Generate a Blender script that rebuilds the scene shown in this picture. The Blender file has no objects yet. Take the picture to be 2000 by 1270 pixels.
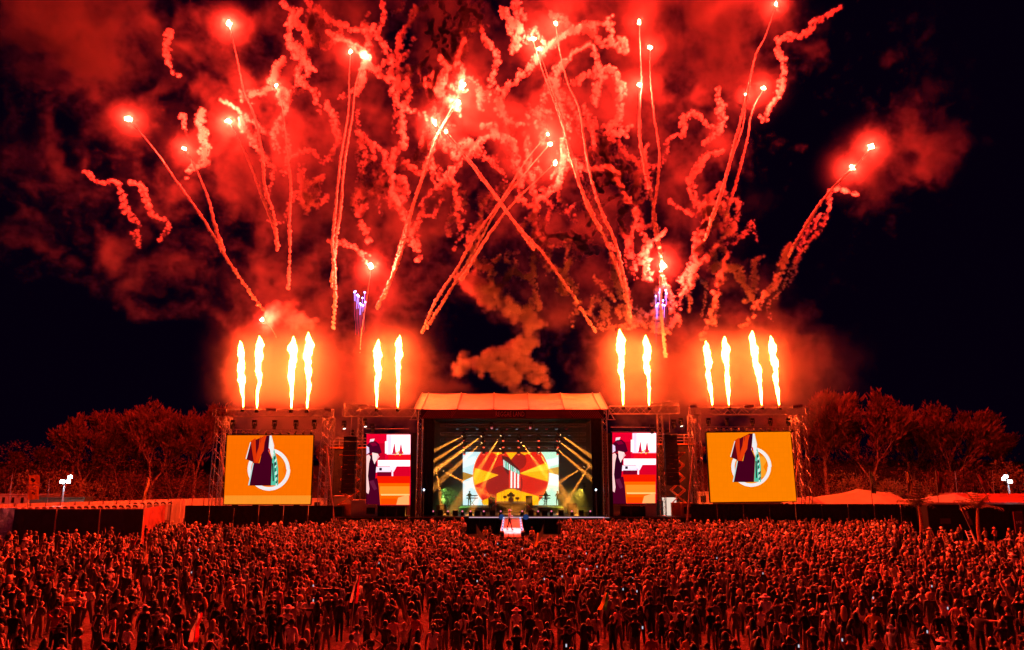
import bpy, bmesh, math, random
import numpy as np
from mathutils import Vector, Matrix
random.seed(7); np.random.seed(7)
sc = bpy.context.scene
COL = sc.collection

# ------------------------------------------------------------------ camera, world, exposure
PITCH = math.radians(10.95); F = 24/36*2000; HC = 7.8
cam = bpy.data.objects.new('camera', bpy.data.cameras.new('camera')); COL.objects.link(cam); sc.camera = cam
cam.data.lens = 24; cam.data.sensor_width = 36; cam.location = (0, 0, HC)
cam.rotation_euler = (math.radians(90)+PITCH, 0, 0); cam.data.clip_end = 3000
w = bpy.data.worlds.new('World'); sc.world = w; w.use_nodes = True
bg = w.node_tree.nodes['Background']; bg.inputs[0].default_value = (.4, .03, 1, 1); bg.inputs[1].default_value = .0032
sc.view_settings.view_transform = 'Standard'; sc.view_settings.look = 'None'
sc.view_settings.exposure = 0; sc.view_settings.gamma = 1
cy = sc.cycles; cy.use_denoising = True; cy.max_bounces = 3; cy.diffuse_bounces = 1; cy.volume_bounces = 0
cy.transparent_max_bounces = 6; cy.sample_clamp_indirect = 4

def at(px, py, Y):
    """point of the place that lies at depth Y behind pixel (px, py) of the 2000-pixel photograph"""
    u = (px-1000)/F; v = (635-py)/F
    t = Y/(math.cos(PITCH)-v*math.sin(PITCH))
    return Vector((u*t, Y, HC+(math.sin(PITCH)+v*math.cos(PITCH))*t))
def X(px, Y, z=1.0):
    t = Y*math.cos(PITCH)+(z-HC)*math.sin(PITCH)
    return (px-1000)/F*t
def Z(py, Y): return at(1000, py, Y).z

# ------------------------------------------------------------------ materials
MATS = {}
def lin(c): return tuple((x/255/12.92 if x/255 <= .04045 else ((x/255+.055)/1.055)**2.4) for x in c)
def mat(name, col, rough=.7, metal=0, var=0, scale=8, bump=0, spec=.3, transl=0):
    if name in MATS: return MATS[name]
    m = bpy.data.materials.new(name); m.use_nodes = True; nt = m.node_tree; b = nt.nodes['Principled BSDF']
    b.inputs['Roughness'].default_value = rough; b.inputs['Metallic'].default_value = metal
    b.inputs['Specular IOR Level'].default_value = spec
    b.inputs['Base Color'].default_value = (*col, 1)
    if var or bump:
        tc = nt.nodes.new('ShaderNodeTexCoord'); n = nt.nodes.new('ShaderNodeTexNoise'); n.inputs['Scale'].default_value = scale; n.inputs['Detail'].default_value = 5
        nt.links.new(tc.outputs['Object'], n.inputs['Vector'])
        if var:
            r = nt.nodes.new('ShaderNodeMapRange'); r.inputs[1].default_value = .3; r.inputs[2].default_value = .7; r.inputs[3].default_value = 1-var; r.inputs[4].default_value = 1+var
            mx = nt.nodes.new('ShaderNodeVectorMath'); mx.operation = 'SCALE'; mx.inputs[0].default_value = col
            nt.links.new(n.outputs[0], r.inputs[0]); nt.links.new(r.outputs[0], mx.inputs['Scale']); nt.links.new(mx.outputs[0], b.inputs['Base Color'])
        if bump:
            bp = nt.nodes.new('ShaderNodeBump'); bp.inputs['Distance'].default_value = bump; nt.links.new(n.outputs[0], bp.inputs['Height']); nt.links.new(bp.outputs[0], b.inputs['Normal'])
    if transl:
        o = nt.nodes['Material Output']; t = nt.nodes.new('ShaderNodeBsdfTranslucent'); t.inputs[0].default_value = (*col, 1)
        mi = nt.nodes.new('ShaderNodeMixShader'); mi.inputs[0].default_value = transl
        nt.links.new(b.outputs[0], mi.inputs[1]); nt.links.new(t.outputs[0], mi.inputs[2]); nt.links.new(mi.outputs[0], o.inputs['Surface'])
    MATS[name] = m; return m
def emis(name, col, s=1, sample=True):
    if name in MATS: return MATS[name]
    m = bpy.data.materials.new(name); m.use_nodes = True; nt = m.node_tree; nt.nodes.clear()
    o = nt.nodes.new('ShaderNodeOutputMaterial'); e = nt.nodes.new('ShaderNodeEmission'); e.inputs[0].default_value = (*col, 1); e.inputs[1].default_value = s
    if name.startswith('led_'):      # LED wall: module seams and slight unevenness of the diodes
        tc = nt.nodes.new('ShaderNodeTexCoord'); br = nt.nodes.new('ShaderNodeTexBrick'); br.offset = 0; br.inputs['Scale'].default_value = 1; br.inputs['Brick Width'].default_value = .5; br.inputs['Row Height'].default_value = .5; br.inputs['Mortar Size'].default_value = .012
        br.inputs['Color1'].default_value = (1, 1, 1, 1); br.inputs['Color2'].default_value = (.97, .97, .97, 1); br.inputs['Mortar'].default_value = (.93, .93, .93, 1)
        sx_ = nt.nodes.new('ShaderNodeSeparateXYZ'); cx_ = nt.nodes.new('ShaderNodeCombineXYZ'); nt.links.new(tc.outputs['Object'], sx_.inputs[0]); nt.links.new(sx_.outputs[0], cx_.inputs[0]); nt.links.new(sx_.outputs[2], cx_.inputs[1]); nt.links.new(cx_.outputs[0], br.inputs['Vector'])
        ml = nt.nodes.new('ShaderNodeVectorMath'); ml.operation = 'MULTIPLY'; ml.inputs[0].default_value = col; nt.links.new(br.outputs[0], ml.inputs[1]); nt.links.new(ml.outputs[0], e.inputs[0])
    nt.links.new(e.outputs[0], o.inputs['Surface'])
    if not sample: m.cycles.emission_sampling = 'NONE'
    MATS[name] = m; return m
def led(rgb, s=1.0): return emis('led_%d_%d_%d_%d' % (*rgb, int(s*10)), lin(rgb), s, False)
truss_m = mat('truss_aluminium', (.32, .32, .33), .45, .6, .15)
black_m = mat('black_paint', (.018, .018, .02), .6)
drape_m = mat('black_drape', (.022, .018, .022), .9, 0, .3, 3, .05)
steel_m = mat('galvanised_steel', (.35, .35, .36), .5, .5, .15)
white_m = mat('white_panel', (.62, .6, .58), .6, 0, .1, 2)
orange_m = mat('orange_machine_paint', (.55, .16, .03), .5, 0, .15, 4)
deck_m = mat('stage_deck', (.03, .028, .03), .5, 0, .2, 4)

# ------------------------------------------------------------------ mesh helpers
class MB:
    def __init__(s): s.v = []; s.f = []; s.m = []
    def add(s, vs, fs, mi=0):
        k = len(s.v); s.v += [tuple(a) for a in vs]; s.f += [tuple(i+k for i in f) for f in fs]; s.m += [mi]*len(fs); return s
    def box(s, lo, hi, mi=0, rz=0, about=None):
        x0, y0, z0 = lo; x1, y1, z1 = hi
        vs = [Vector((x, y, z)) for z in (z0, z1) for y in (y0, y1) for x in (x0, x1)]
        if rz:
            c = Vector(about) if about else Vector(((x0+x1)/2, (y0+y1)/2, 0)); R = Matrix.Rotation(rz, 3, 'Z'); vs = [R@(a-c)+c for a in vs]
        return s.add(vs, [(0, 2, 3, 1), (4, 5, 7, 6), (0, 1, 5, 4), (1, 3, 7, 5), (3, 2, 6, 7), (2, 0, 4, 6)], mi)
    def tube(s, a, b, r0, r1=None, n=6, mi=0, cap=True):
        a = Vector(a); b = Vector(b); r1 = r0 if r1 is None else r1; d = b-a
        if d.length < 1e-6: return s
        q = d.to_track_quat('Z', 'Y'); vs = []
        for p, r in ((a, r0), (b, r1)):
            for i in range(n):
                t = 2*math.pi*i/n; vs.append(p+q@Vector((math.cos(t)*r, math.sin(t)*r, 0)))
        fs = [(i, (i+1) % n, n+(i+1) % n, n+i) for i in range(n)]
        if cap: fs += [tuple(range(n-1, -1, -1)), tuple(range(n, 2*n))]
        return s.add(vs, fs, mi)
    def lathe(s, c, prof, n=10, mi=0):
        c = Vector(c); vs = []; fs = []
        for r, z in prof:
            for i in range(n):
                t = 2*math.pi*i/n; vs.append(c+Vector((math.cos(t)*r, math.sin(t)*r, z)))
        for j in range(len(prof)-1):
            for i in range(n):
                fs.append((j*n+i, j*n+(i+1) % n, (j+1)*n+(i+1) % n, (j+1)*n+i))
        fs += [tuple(range(n-1, -1, -1)), tuple(range((len(prof)-1)*n, len(prof)*n))]
        return s.add(vs, fs, mi)
    def prism(s, pts, d, mi=0):
        """polygon of 3-D points extruded by vector d"""
        n = len(pts); d = Vector(d); vs = [Vector(p) for p in pts]+[Vector(p)+d for p in pts]
        return s.add(vs, [tuple(range(n)), tuple(range(2*n-1, n-1, -1))]+[(i, n+i, n+(i+1) % n, (i+1) % n) for i in range(n)], mi)
    def truss(s, a, b, wd=.4, r=.03, step=None, up=None, mi=0, tri=False):
        a = Vector(a); b = Vector(b); d = (b-a).normalized(); L = (b-a).length
        u = Vector(up or ((0, 0, 1) if abs(d.z) < .9 else (0, 1, 0))); x = d.cross(u).normalized(); u = x.cross(d).normalized()
        cs = [x*sx*wd/2+u*su*wd/2 for sx, su in ((-1, -1), (1, -1), (1, 1), (-1, 1))]
        for c in cs: s.tube(a+c, b+c, r, n=5, mi=mi)
        n = max(1, round(L/(step or wd*1.15)))
        for i in range(n):
            p = a+d*(L*i/n); q = a+d*(L*(i+1)/n)
            for k in range(4):
                c0, c1 = cs[k], cs[(k+1) % 4]
                if i % 2: c0, c1 = c1, c0
                s.tube(p+c0, q+c1, r*.6, n=3, mi=mi, cap=False)
        for c0, c1 in ((0, 1), (1, 2), (2, 3), (3, 0)):
            s.tube(a+cs[c0], a+cs[c1], r*.8, n=4, mi=mi); s.tube(b+cs[c0], b+cs[c1], r*.8, n=4, mi=mi)
        return s
    def build(s, name, mats, parent=None, smooth=False):
        if not isinstance(mats, (list, tuple)): mats = [mats]
        me = bpy.data.meshes.new(name); me.from_pydata(s.v, [], s.f)
        for m in mats: me.materials.append(m)
        if len(mats) > 1: me.polygons.foreach_set('material_index', s.m)
        if smooth: me.polygons.foreach_set('use_smooth', [True]*len(s.f))
        me.update()
        o = bpy.data.objects.new(name, me); COL.objects.link(o)
        if parent:
            o.parent = parent
            if parent.type == 'EMPTY': me.transform(Matrix.Translation(-parent.location)) if parent.get('_loc') else None
            elif parent.parent and parent.parent.get('_loc'): me.transform(Matrix.Translation(-parent.parent.location))
        return o
ORD = 'leftmost,second,third,fourth,fifth,sixth,seventh,eighth,ninth,tenth,eleventh,twelfth,thirteenth,fourteenth,fifteenth,sixteenth,seventeenth,eighteenth,nineteenth,twentieth,twenty-first,twenty-second,twenty-third,twenty-fourth,twenty-fifth,twenty-sixth,twenty-seventh,twenty-eighth,twenty-ninth,thirtieth'.split(',')
def tag(o, label=None, cat=None, group=None, kind=None):
    if label and not 4 <= len(label.split()) <= 16: print('LABEL', len(label.split()), label)
    if label: o['label'] = label
    if cat: o['category'] = cat
    if group: o['group'] = group
    if kind: o['kind'] = kind
    return o
def thing(name, loc, label, cat, group=None):
    """an Empty at the thing's base; parts are given in world coordinates"""
    o = bpy.data.objects.new(name, None); COL.objects.link(o); o.location = loc; o['_loc'] = 1
    o.empty_display_size = .2
    return tag(o, label, cat, group)
def copy_tree(o, parent=None):
    c = o.copy(); COL.objects.link(c); c.parent = parent
    for ch in list(o.children): copy_tree(ch, c)
    return c
def structure(mb, name, m, kind='structure'): return tag(mb.build(name, m), kind=kind)

# ------------------------------------------------------------------ ground and hills
def ground_mat():
    m = bpy.data.materials.new('trampled_grass'); m.use_nodes = True; nt = m.node_tree; b = nt.nodes['Principled BSDF']; b.inputs['Roughness'].default_value = .85
    tc = nt.nodes.new('ShaderNodeTexCoord')
    def nz(s, d):
        n = nt.nodes.new('ShaderNodeTexNoise'); n.inputs['Scale'].default_value = s; n.inputs['Detail'].default_value = d; nt.links.new(tc.outputs['Object'], n.inputs['Vector']); return n.outputs[0]
    r = nt.nodes.new('ShaderNodeValToRGB'); r.color_ramp.elements[0].position = .38; r.color_ramp.elements[0].color = (.045, .035, .02, 1); r.color_ramp.elements[1].position = .62; r.color_ramp.elements[1].color = (.15, .09, .055, 1)
    nt.links.new(nz(.35, 8), r.inputs[0]); nt.links.new(r.outputs[0], b.inputs['Base Color'])
    bp = nt.nodes.new('ShaderNodeBump'); bp.inputs['Distance'].default_value = .12; bp.inputs['Strength'].default_value = .9; nt.links.new(nz(5, 6), bp.inputs['Height']); nt.links.new(bp.outputs[0], b.inputs['Normal'])
    return m
gm = ground_mat()
g = MB(); g.add([(-900, -60, 0), (900, -60, 0), (900, 1500, 0), (-900, 1500, 0)], [(0, 1, 2, 3)]); structure(g, 'ground', gm)
# wooded rise behind the trees
h = MB(); nx, ny = 80, 16
for j in range(ny):
    for i in range(nx):
        x = -190+380*i/(nx-1); y = 108+90*j/(ny-1); t = min(1, j/(ny-1)*1.6)
        z = (t*t*(3-2*t))*(5.5+2.5*math.sin(x*.03+1)+1.2*math.sin(x*.09))+random.random()*.3*(j > 0)-.05*(j == 0)
        h.v.append((x, y, z))
for j in range(ny-1):
    for i in range(nx-1):
        k = j*nx+i; h.f.append((k, k+1, k+nx+1, k+nx)); h.m.append(0)
structure(h, 'hill', mat('hill_grass', (.05, .055, .025), .95, 0, .4, 1.2, .3))

# ------------------------------------------------------------------ trees
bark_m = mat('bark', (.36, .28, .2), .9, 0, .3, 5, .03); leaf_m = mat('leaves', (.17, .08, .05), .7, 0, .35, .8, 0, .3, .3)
leaf2_m = mat('lit_leaves', (.34, .28, .13), .6, 0, .3, 1.5, 0, .3, .3)  # paler leaf colour stands in for the light falling on these bushes
def make_tree(seed, H, spread):
    rnd = random.Random(seed); tr = MB(); lf = MB()
    def twig(p, d, L):
        for _ in range(15):
            q = p+Vector((rnd.gauss(0, .3), rnd.gauss(0, .3), rnd.gauss(0, .3)))*L*.6
            e = (d+Vector((rnd.gauss(0, .45), rnd.gauss(0, .45), rnd.gauss(.15, .35)))).normalized()*rnd.uniform(.4, .95)
            s_ = e.cross(Vector((rnd.gauss(0, 1), rnd.gauss(0, 1), rnd.gauss(0, 1)))).normalized()*rnd.uniform(.07, .16)
            lf.add([q, q+e*.5+s_, q+e, q+e*.5-s_], [(0, 1, 2, 3)])
    def br(p, d, L, r, dep):
        n = 2
        for k in range(n):
            q = p+d*L/n; tr.tube(p, q, r, r*.8, n=6 if r > .1 else 4, cap=False); r *= .8; p = q
            d = (d+Vector((rnd.gauss(0, .12), rnd.gauss(0, .12), .06))).normalized()
            if dep >= 1 and k: twig(p, d, L)
            if dep >= 2: twig(p, d, L)
        if dep >= 5 or r < .012:
            for _ in range(2): twig(p+d*rnd.random()*L*.4, d, L)
            return
        c = 3 if dep in (1, 2, 3) else 2
        a0 = rnd.random()*6.28
        for i in range(c):
            a = a0+i*6.283/c+rnd.gauss(0, .3); s_ = rnd.uniform(.18, .62)*spread
            e = (d+Vector((math.cos(a)*s_, math.sin(a)*s_, .12))).normalized()
            br(p, e, L*rnd.uniform(.84, 1.12)*(1 if dep < 2 else .82), r*rnd.uniform(.6, .75), dep+1)
    br(Vector((0, 0, -.1)), Vector((rnd.gauss(0, .04), 0, 1)), H*.13, H*.017, 0)
    return tr, lf
tree_proto = []
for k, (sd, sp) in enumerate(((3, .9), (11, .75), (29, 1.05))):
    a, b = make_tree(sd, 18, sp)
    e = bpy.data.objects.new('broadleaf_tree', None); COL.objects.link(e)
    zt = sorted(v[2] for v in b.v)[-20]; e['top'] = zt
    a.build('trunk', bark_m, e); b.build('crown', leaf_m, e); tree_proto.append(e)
tl = [(165, 808, 118, 0, .95, 'far left tree with a low ragged red-lit crown above the white floodlight'),
      (225, 800, 126, 1, 1., 'broad tree behind the toilets, between the far left tree and the forked one'),
      (300, 781, 116, 2, .95, 'tall tree with a pale forked trunk left of the left orange screen'),
      (385, 785, 120, 1, .85, 'narrow tree right beside the left orange screen frame'),
      (262, 835, 132, 2, 1.1, 'short dark tree standing between the forked tree and the broad tree'),
      (110, 868, 150, 0, 1.1, 'dim low tree at the dark left end of the woodland'),
      (1612, 757, 112, 1, 1., 'tallest tree, immediately right of the right orange screen frame'),
      (1700, 764, 114, 0, 1., 'upright tree with a fan-shaped crown, second from the right orange screen'),
      (1778, 778, 118, 2, .9, 'third tree from the right orange screen with dense spreading twigs'),
      (1850, 786, 116, 0, 1.05, 'wide tree with a long low right limb above the red banner flag'),
      (1940, 838, 150, 2, 1.3, 'dim distant tree in the dark at the far right'),
      (1560, 800, 128, 2, 1., 'tree half hidden behind the right orange screen frame'),
      (640, 858, 126, 1, 1., 'tree glimpsed through smoke between the left screens'),
      (1335, 852, 126, 0, 1., 'tree glimpsed through smoke between the right screens'),
      (40, 880, 165, 1, 1.2, 'almost black tree at the left edge of the photo')]
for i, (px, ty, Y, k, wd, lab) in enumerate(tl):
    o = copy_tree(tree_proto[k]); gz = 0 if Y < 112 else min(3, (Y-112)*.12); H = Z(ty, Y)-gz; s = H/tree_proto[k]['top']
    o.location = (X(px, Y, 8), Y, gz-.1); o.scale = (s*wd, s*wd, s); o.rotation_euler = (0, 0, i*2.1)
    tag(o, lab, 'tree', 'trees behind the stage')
for e in tree_proto:
    for c in list(e.children): bpy.data.objects.remove(c)
    bpy.data.objects.remove(e)
def shrub(px, py, Y, r, hgt, m, lab, n=420, g='shrubs along the foot of the trees'):
    c = Vector((X(px, Y, 2), Y, 0)); lf = MB(); rnd = random.Random(int(px*7+Y))
    lobes = [(Vector((rnd.gauss(0, r*.5), rnd.gauss(0, r*.3), hgt*rnd.uniform(.3, .75))), r*rnd.uniform(.35, .6)) for _ in range(6)]
    for _ in range(n):
        p, q = rnd.choice(lobes); d = Vector((rnd.gauss(0, 1), rnd.gauss(0, 1), rnd.gauss(.2, 1))).normalized(); a = p+d*q*rnd.uniform(.7, 1.05)
        if a.z < .05: a.z = rnd.uniform(.05, .5)
        e = (d+Vector((rnd.gauss(0, .6), rnd.gauss(0, .6), rnd.gauss(-.2, .6)))).normalized()*rnd.uniform(.25, .5); s_ = e.cross(Vector((rnd.gauss(0, 1), rnd.gauss(0, 1), rnd.gauss(0, 1)))).normalized()*rnd.uniform(.06, .14)
        a = a+c; lf.add([a, a+e*.5+s_, a+e, a+e*.5-s_], [(0, 1, 2, 3)])
    t = thing('shrub', c, lab, 'shrub', g)
    st = MB()
    for _ in range(5):
        st.tube(c+Vector((0, 0, -.05)), c+Vector((rnd.gauss(0, r*.4), rnd.gauss(0, r*.2), hgt*.6)), .06, .02, n=4)
    st.build('stem', bark_m, t); lf.build('foliage', m, t)
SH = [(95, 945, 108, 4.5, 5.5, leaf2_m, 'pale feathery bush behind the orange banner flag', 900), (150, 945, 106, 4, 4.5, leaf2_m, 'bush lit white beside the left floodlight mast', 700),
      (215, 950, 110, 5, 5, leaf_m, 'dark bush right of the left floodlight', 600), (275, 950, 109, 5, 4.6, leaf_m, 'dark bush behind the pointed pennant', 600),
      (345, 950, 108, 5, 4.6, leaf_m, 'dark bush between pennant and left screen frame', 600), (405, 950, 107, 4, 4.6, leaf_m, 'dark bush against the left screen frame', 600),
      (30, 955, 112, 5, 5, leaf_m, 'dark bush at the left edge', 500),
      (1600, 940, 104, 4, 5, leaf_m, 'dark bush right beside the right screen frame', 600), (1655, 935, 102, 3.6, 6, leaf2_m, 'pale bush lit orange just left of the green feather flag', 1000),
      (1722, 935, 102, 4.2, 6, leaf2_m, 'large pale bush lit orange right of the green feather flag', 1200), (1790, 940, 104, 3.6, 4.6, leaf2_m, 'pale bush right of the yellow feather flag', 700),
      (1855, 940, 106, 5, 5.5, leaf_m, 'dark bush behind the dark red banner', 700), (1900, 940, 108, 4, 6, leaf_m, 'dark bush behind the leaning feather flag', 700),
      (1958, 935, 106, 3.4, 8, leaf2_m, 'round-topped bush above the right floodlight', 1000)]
for a in SH: shrub(*a)
for k in range(26):
    px = -10+k*17+(k % 3)*5 if k < 13 else 1590+(k-13)*31; shrub(px*1. if k >= 13 else px*1.8-5, 950, 116+k % 4*2.2, 5.0, 8.2+(k*7 % 5)*.9, leaf_m, 'tall dark bush, %s from the left in the woodland understorey behind the %s' % (ORD[k % 13], 'toilets' if k < 13 else 'tents'), 560, 'understorey bushes')
for k in range(9):
    px = 540+k*105; shrub(px, 950, 112+k % 3*3, 5, 6, leaf_m, '%s of nine dark bushes seen behind the stage through the towers' % ORD[k], 350, 'bushes hidden behind the stage')

# ------------------------------------------------------------------ main stage
DZ = 1.7; SY = 73.5
stage = thing('festival_stage', (0, SY, 0), 'wide festival stage with a pale peaked roof, black wings and lettered fascia', 'stage')
xl, xr = X(648, SY, DZ), X(1352, SY, DZ)
MB().box((xl, SY, DZ-.25), (xr, 92, DZ)).build('deck', deck_m, stage)
n = 22
for i in range(n):
    a = xl+(xr-xl)*i/n; b = xl+(xr-xl)*(i+1)/n
    if abs((a+b)/2) < 1.6: continue
    MB().box((a+.02, SY+.08, .0), (b-.02, SY+.14, DZ-.26)).build('skirt_panel', drape_m, stage)
MB().box((X(916, SY, DZ), SY-.03, DZ-.1), (X(1190, SY, DZ), SY-.005, DZ-.01)).build('edge_light_strip', led((235, 190, 210), .8), stage)
MB().box((xl, SY-.03, DZ-.08), (X(914, SY, DZ), SY-.005, DZ-.02)).build('edge_trim', mat('edge_trim', (.3, .1, .1), .5), stage)
MB().box((X(1192, SY, DZ), SY-.03, DZ-.08), (xr, SY-.005, DZ-.02)).build('edge_trim', MATS['edge_trim'], stage)
# roof: front slope panels between ribs
canvas_m = mat('roof_canvas', (.85, .8, .7), .7, 0, .08, 1.5, .02, .3, .15)
ridge_y, eave_y = 80.0, 72.6
xs_e = [X(p, eave_y, 13) for p in (810, 824, 893, 964, 1033, 1102, 1172, 1187)]
xs_r = [X(p, ridge_y, 15) for p in (825, 837, 901, 965, 1030, 1094, 1157, 1171)]
ze, zr = Z(799, eave_y), Z(768, ridge_y)
for i in range(7):
    m = MB(); N_ = 5
    for j in range(N_+1):
        t = j/N_
        for k in range(5):
            s_ = k/4; e = Vector((xs_e[i]+(xs_e[i+1]-xs_e[i])*s_, eave_y, ze)); r = Vector((xs_r[i]+(xs_r[i+1]-xs_r[i])*s_, ridge_y, zr))
            p = e.lerp(r, t); p.z -= .16*math.sin(math.pi*s_)*(.4+.6*t)*(1 if 0 < i < 6 else .3); m.v.append(tuple(p))
    for j in range(N_):
        for k in range(4): q = j*5+k; m.f.append((q, q+1, q+6, q+5)); m.m.append(0)
    m.build('roof_panel', canvas_m, stage, True)
for i in range(8):
    MB().tube((xs_e[i], eave_y-.02, ze+.03), (xs_r[i], ridge_y, zr+.03), .07, n=6).build('roof_rib', mat('roof_rib', (.5, .42, .36), .5), stage)
MB().add([(xs_r[0], ridge_y+.01, zr-.02), (xs_r[-1], ridge_y+.01, zr-.02), (xs_e[-1], 89, ze), (xs_e[0], 89, ze)], [(0, 1, 2, 3)]).build('rear_roof_slope', canvas_m, stage)
for sx, k in ((1, 0), (-1, -1)):
    MB().prism([(xs_e[k]+.05*sx, eave_y+.2, ze-.06), (xs_r[k]+.05*sx, ridge_y, zr-.1), (xs_e[k]+.05*sx, 88.9, ze-.06)], (.04*sx, 0, 0)).build('gable_end', drape_m, stage)
MB().truss((xs_e[0]+.4, eave_y+.35, ze-.3), (xs_e[-1]-.4, eave_y+.35, ze-.3), .45).build('eave_truss', truss_m, stage)
fx0, fx1 = X(822, 72.5, 12.5), X(1179, 72.5, 12.5); fz0, fz1 = Z(818, 72.5), Z(801, 72.5)
fas = MB().box((fx0, 72.5, fz0), (fx1, 72.56, fz1)).build('fascia', mat('fascia_print', (.10, .018, .02), .8), stage)
fs_m = mat('fascia_stripe', (.6, .12, .08), .8)
for k in range(6):
    z = fz0+.12+(fz1-fz0-.2)*k/5.5
    MB().box((fx0+3.2, 72.485, z), (-1.55, 72.492, z+.045)).build('fascia_stripe', fs_m, stage); MB().box((1.45, 72.485, z), (fx1-3.4, 72.492, z+.045)).build('fascia_stripe', fs_m, stage)
for sx in (0, 1):
    for k in range(16):
        a = (fx0+.15+k*.2) if sx == 0 else (fx1-.15-k*.2); s_ = -1 if sx == 0 else 1
        MB().prism([(a, 72.485, fz0+.08), (a+.07, 72.485, fz0+.08), (a+.07-s_*.55, 72.485, fz1-.08), (a-s_*.55, 72.485, fz1-.08)], (0, .007, 0)).build('fascia_stripe', fs_m, stage)
pass
def text(body, loc, size, m, name, parent=None, rot=(math.pi/2, 0, 0), sx=1, align='CENTER'):
    cu = bpy.data.curves.new(name, 'FONT'); cu.body = body; cu.size = size; cu.align_x = align; cu.align_y = 'CENTER'; cu.extrude = .004; cu.resolution_u = 2; cu.materials.append(m)
    tmp = bpy.data.objects.new(name, cu); COL.objects.link(tmp); bpy.context.view_layer.update(); me = bpy.data.meshes.new_from_object(tmp.evaluated_get(bpy.context.evaluated_depsgraph_get())); bpy.data.objects.remove(tmp)
    o = bpy.data.objects.new(name, me); COL.objects.link(o); o.rotation_euler = rot; o.scale = (sx, 1, 1)
    o.location = Vector(loc)-(parent_origin(parent) if parent else Vector()); o.parent = parent; return o
def parent_origin(p):
    while p:
        if p.type == 'EMPTY': return p.location.copy()
        p = p.parent
    return Vector()
text('REGGAE LAND', (X(996, 72.5, 12.5), 72.48, (fz0+fz1)/2), .74, mat('fascia_letters', (.9, .3, .2), .7), 'fascia_lettering', stage, sx=.62)
# back wall, side wings, columns
MB().box((X(845, 88, 6), 88, DZ), (X(1158, 88, 6), 88.1, 12.8)).build('back_drape', drape_m, stage)
for px0, px1 in ((823, 846), (1157, 1180)):
    a, b = X(px0, 74.5, 6), X(px1, 74.5, 6)
    m = MB(); nn = 14
    for i in range(nn+1):
        x = a+(b-a)*i/nn; y = 74.8+.12*(i % 2); m.v += [(x, y, DZ), (x, y, 12.2)]
    for i in range(nn): m.f.append((2*i, 2*i+2, 2*i+3, 2*i+1)); m.m.append(0)
    m.build('wing_drape', drape_m, stage)
MB().box((-9.95, 75.2, DZ), (-9.89, 88, 12.2)).build('side_drape', drape_m, stage)
MB().box((9.96, 75.2, DZ), (10.02, 88, 12.2)).build('side_drape', drape_m, stage)
for px in (819, 1183):
    MB().truss((X(px, 73.3, 6), 73.3, DZ), (X(px, 73.3, 6), 73.3, ze-.1), .5, .035).build('roof_column', truss_m, stage)
    MB().box((X(px, 73, 6)-.1, 72.9, DZ+.3), (X(px, 73, 6)+.1, 73.0, 10.5)).build('column_cover', mat('column_cover', (.2, .14, .12), .6), stage)
for px in (812, 1190):
    s_ = -1 if px < 1000 else 1
    MB().tube((X(px, 73, 12), 73, ze-.1), (X(px+s_*10, 73, 12), 73, ze-1.1), .05).tube((X(px, 73, 12), 73, ze-.1), (X(px-s_*3, 73, 12), 73, ze-1.1), .05).tube((X(px-s_*3, 73, 12), 73, ze-1.1), (X(px+s_*12, 73, 12), 73, ze-1.1), .05).build('corner_bracket', truss_m, stage)
MB().box((X(850, 87, 10), 75.5, 12.15), (X(1150, 87, 10), 88, 12.25)).build('ceiling_liner', black_m, stage)
# rigging rows inside the roof
for y_, py in ((76.5, 838), (79, 854), (81.5, 866), (84, 881)):
    z = Z(py, y_)+.25
    MB().truss((X(860, y_, 9), y_, z+.12), (X(1144, y_, 9), y_, z+.12), .3, .022, .5).build('lighting_truss', truss_m, stage)
# dark towers beside the stage (black clad pa wings)
for a, b in ((803, 826), (1176, 1196)):
    MB().box((X(a, 74, 6), 74.0, DZ), (X(b, 74, 6), 74.6, Z(846, 74))).build('wing_tower', drape_m, stage)
MB().box((X(1176, 74, 6), 73.7, DZ), (X(1190, 74, 6), 74, Z(972, 74))).build('monitor_rack', black_m, stage)
MB().box((X(806, 74, 6), 73.7, DZ), (X(822, 74, 6), 74, Z(972, 74))).build('monitor_rack', black_m, stage)
for px in (1183, 812, 1187, 816):
    MB().box((X(px, 73.6, 3), 73.6, DZ), (X(px, 73.6, 3)+.1, 73.68, Z(972, 73.6))).build('cable_duct', white_m, stage)

# ---- screens: flat picture pieces laid on an LED wall
def screen(name, poly, Y, pieces, label, gain=1.0):
    pts = [at(*p, Y) for p in poly]; c = sum(pts, Vector())/len(pts); base = Vector((c.x, Y, min(p.z for p in pts)))
    t = thing(name, base, label, 'video screen')
    ct = sum(pts, Vector())/4
    back = [(p-ct)*1.02+ct for p in pts]; MB().prism([(p.x, Y+.03, p.z) for p in back], (0, .18, 0)).build('cabinet', black_m, t)
    cols = []; m = MB()
    for li, (rgb, pl, s) in enumerate(pieces):
        key = led(rgb, s*gain)
        if key not in cols: cols.append(key)
        q = [at(*p, Y) for p in pl]
        m.add([(v.x, Y-.003*li, v.z) for v in q], [tuple(range(len(q)))], cols.index(key))
    m.build('picture', cols, t); return t
def circ(cx, cy_, r, n=40, a0=0, a1=360): return [(cx+r*math.cos(math.radians(a0+(a1-a0)*i/n)), cy_+r*math.sin(math.radians(a0+(a1-a0)*i/n))) for i in range(n+(a1-a0 < 360))]
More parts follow.
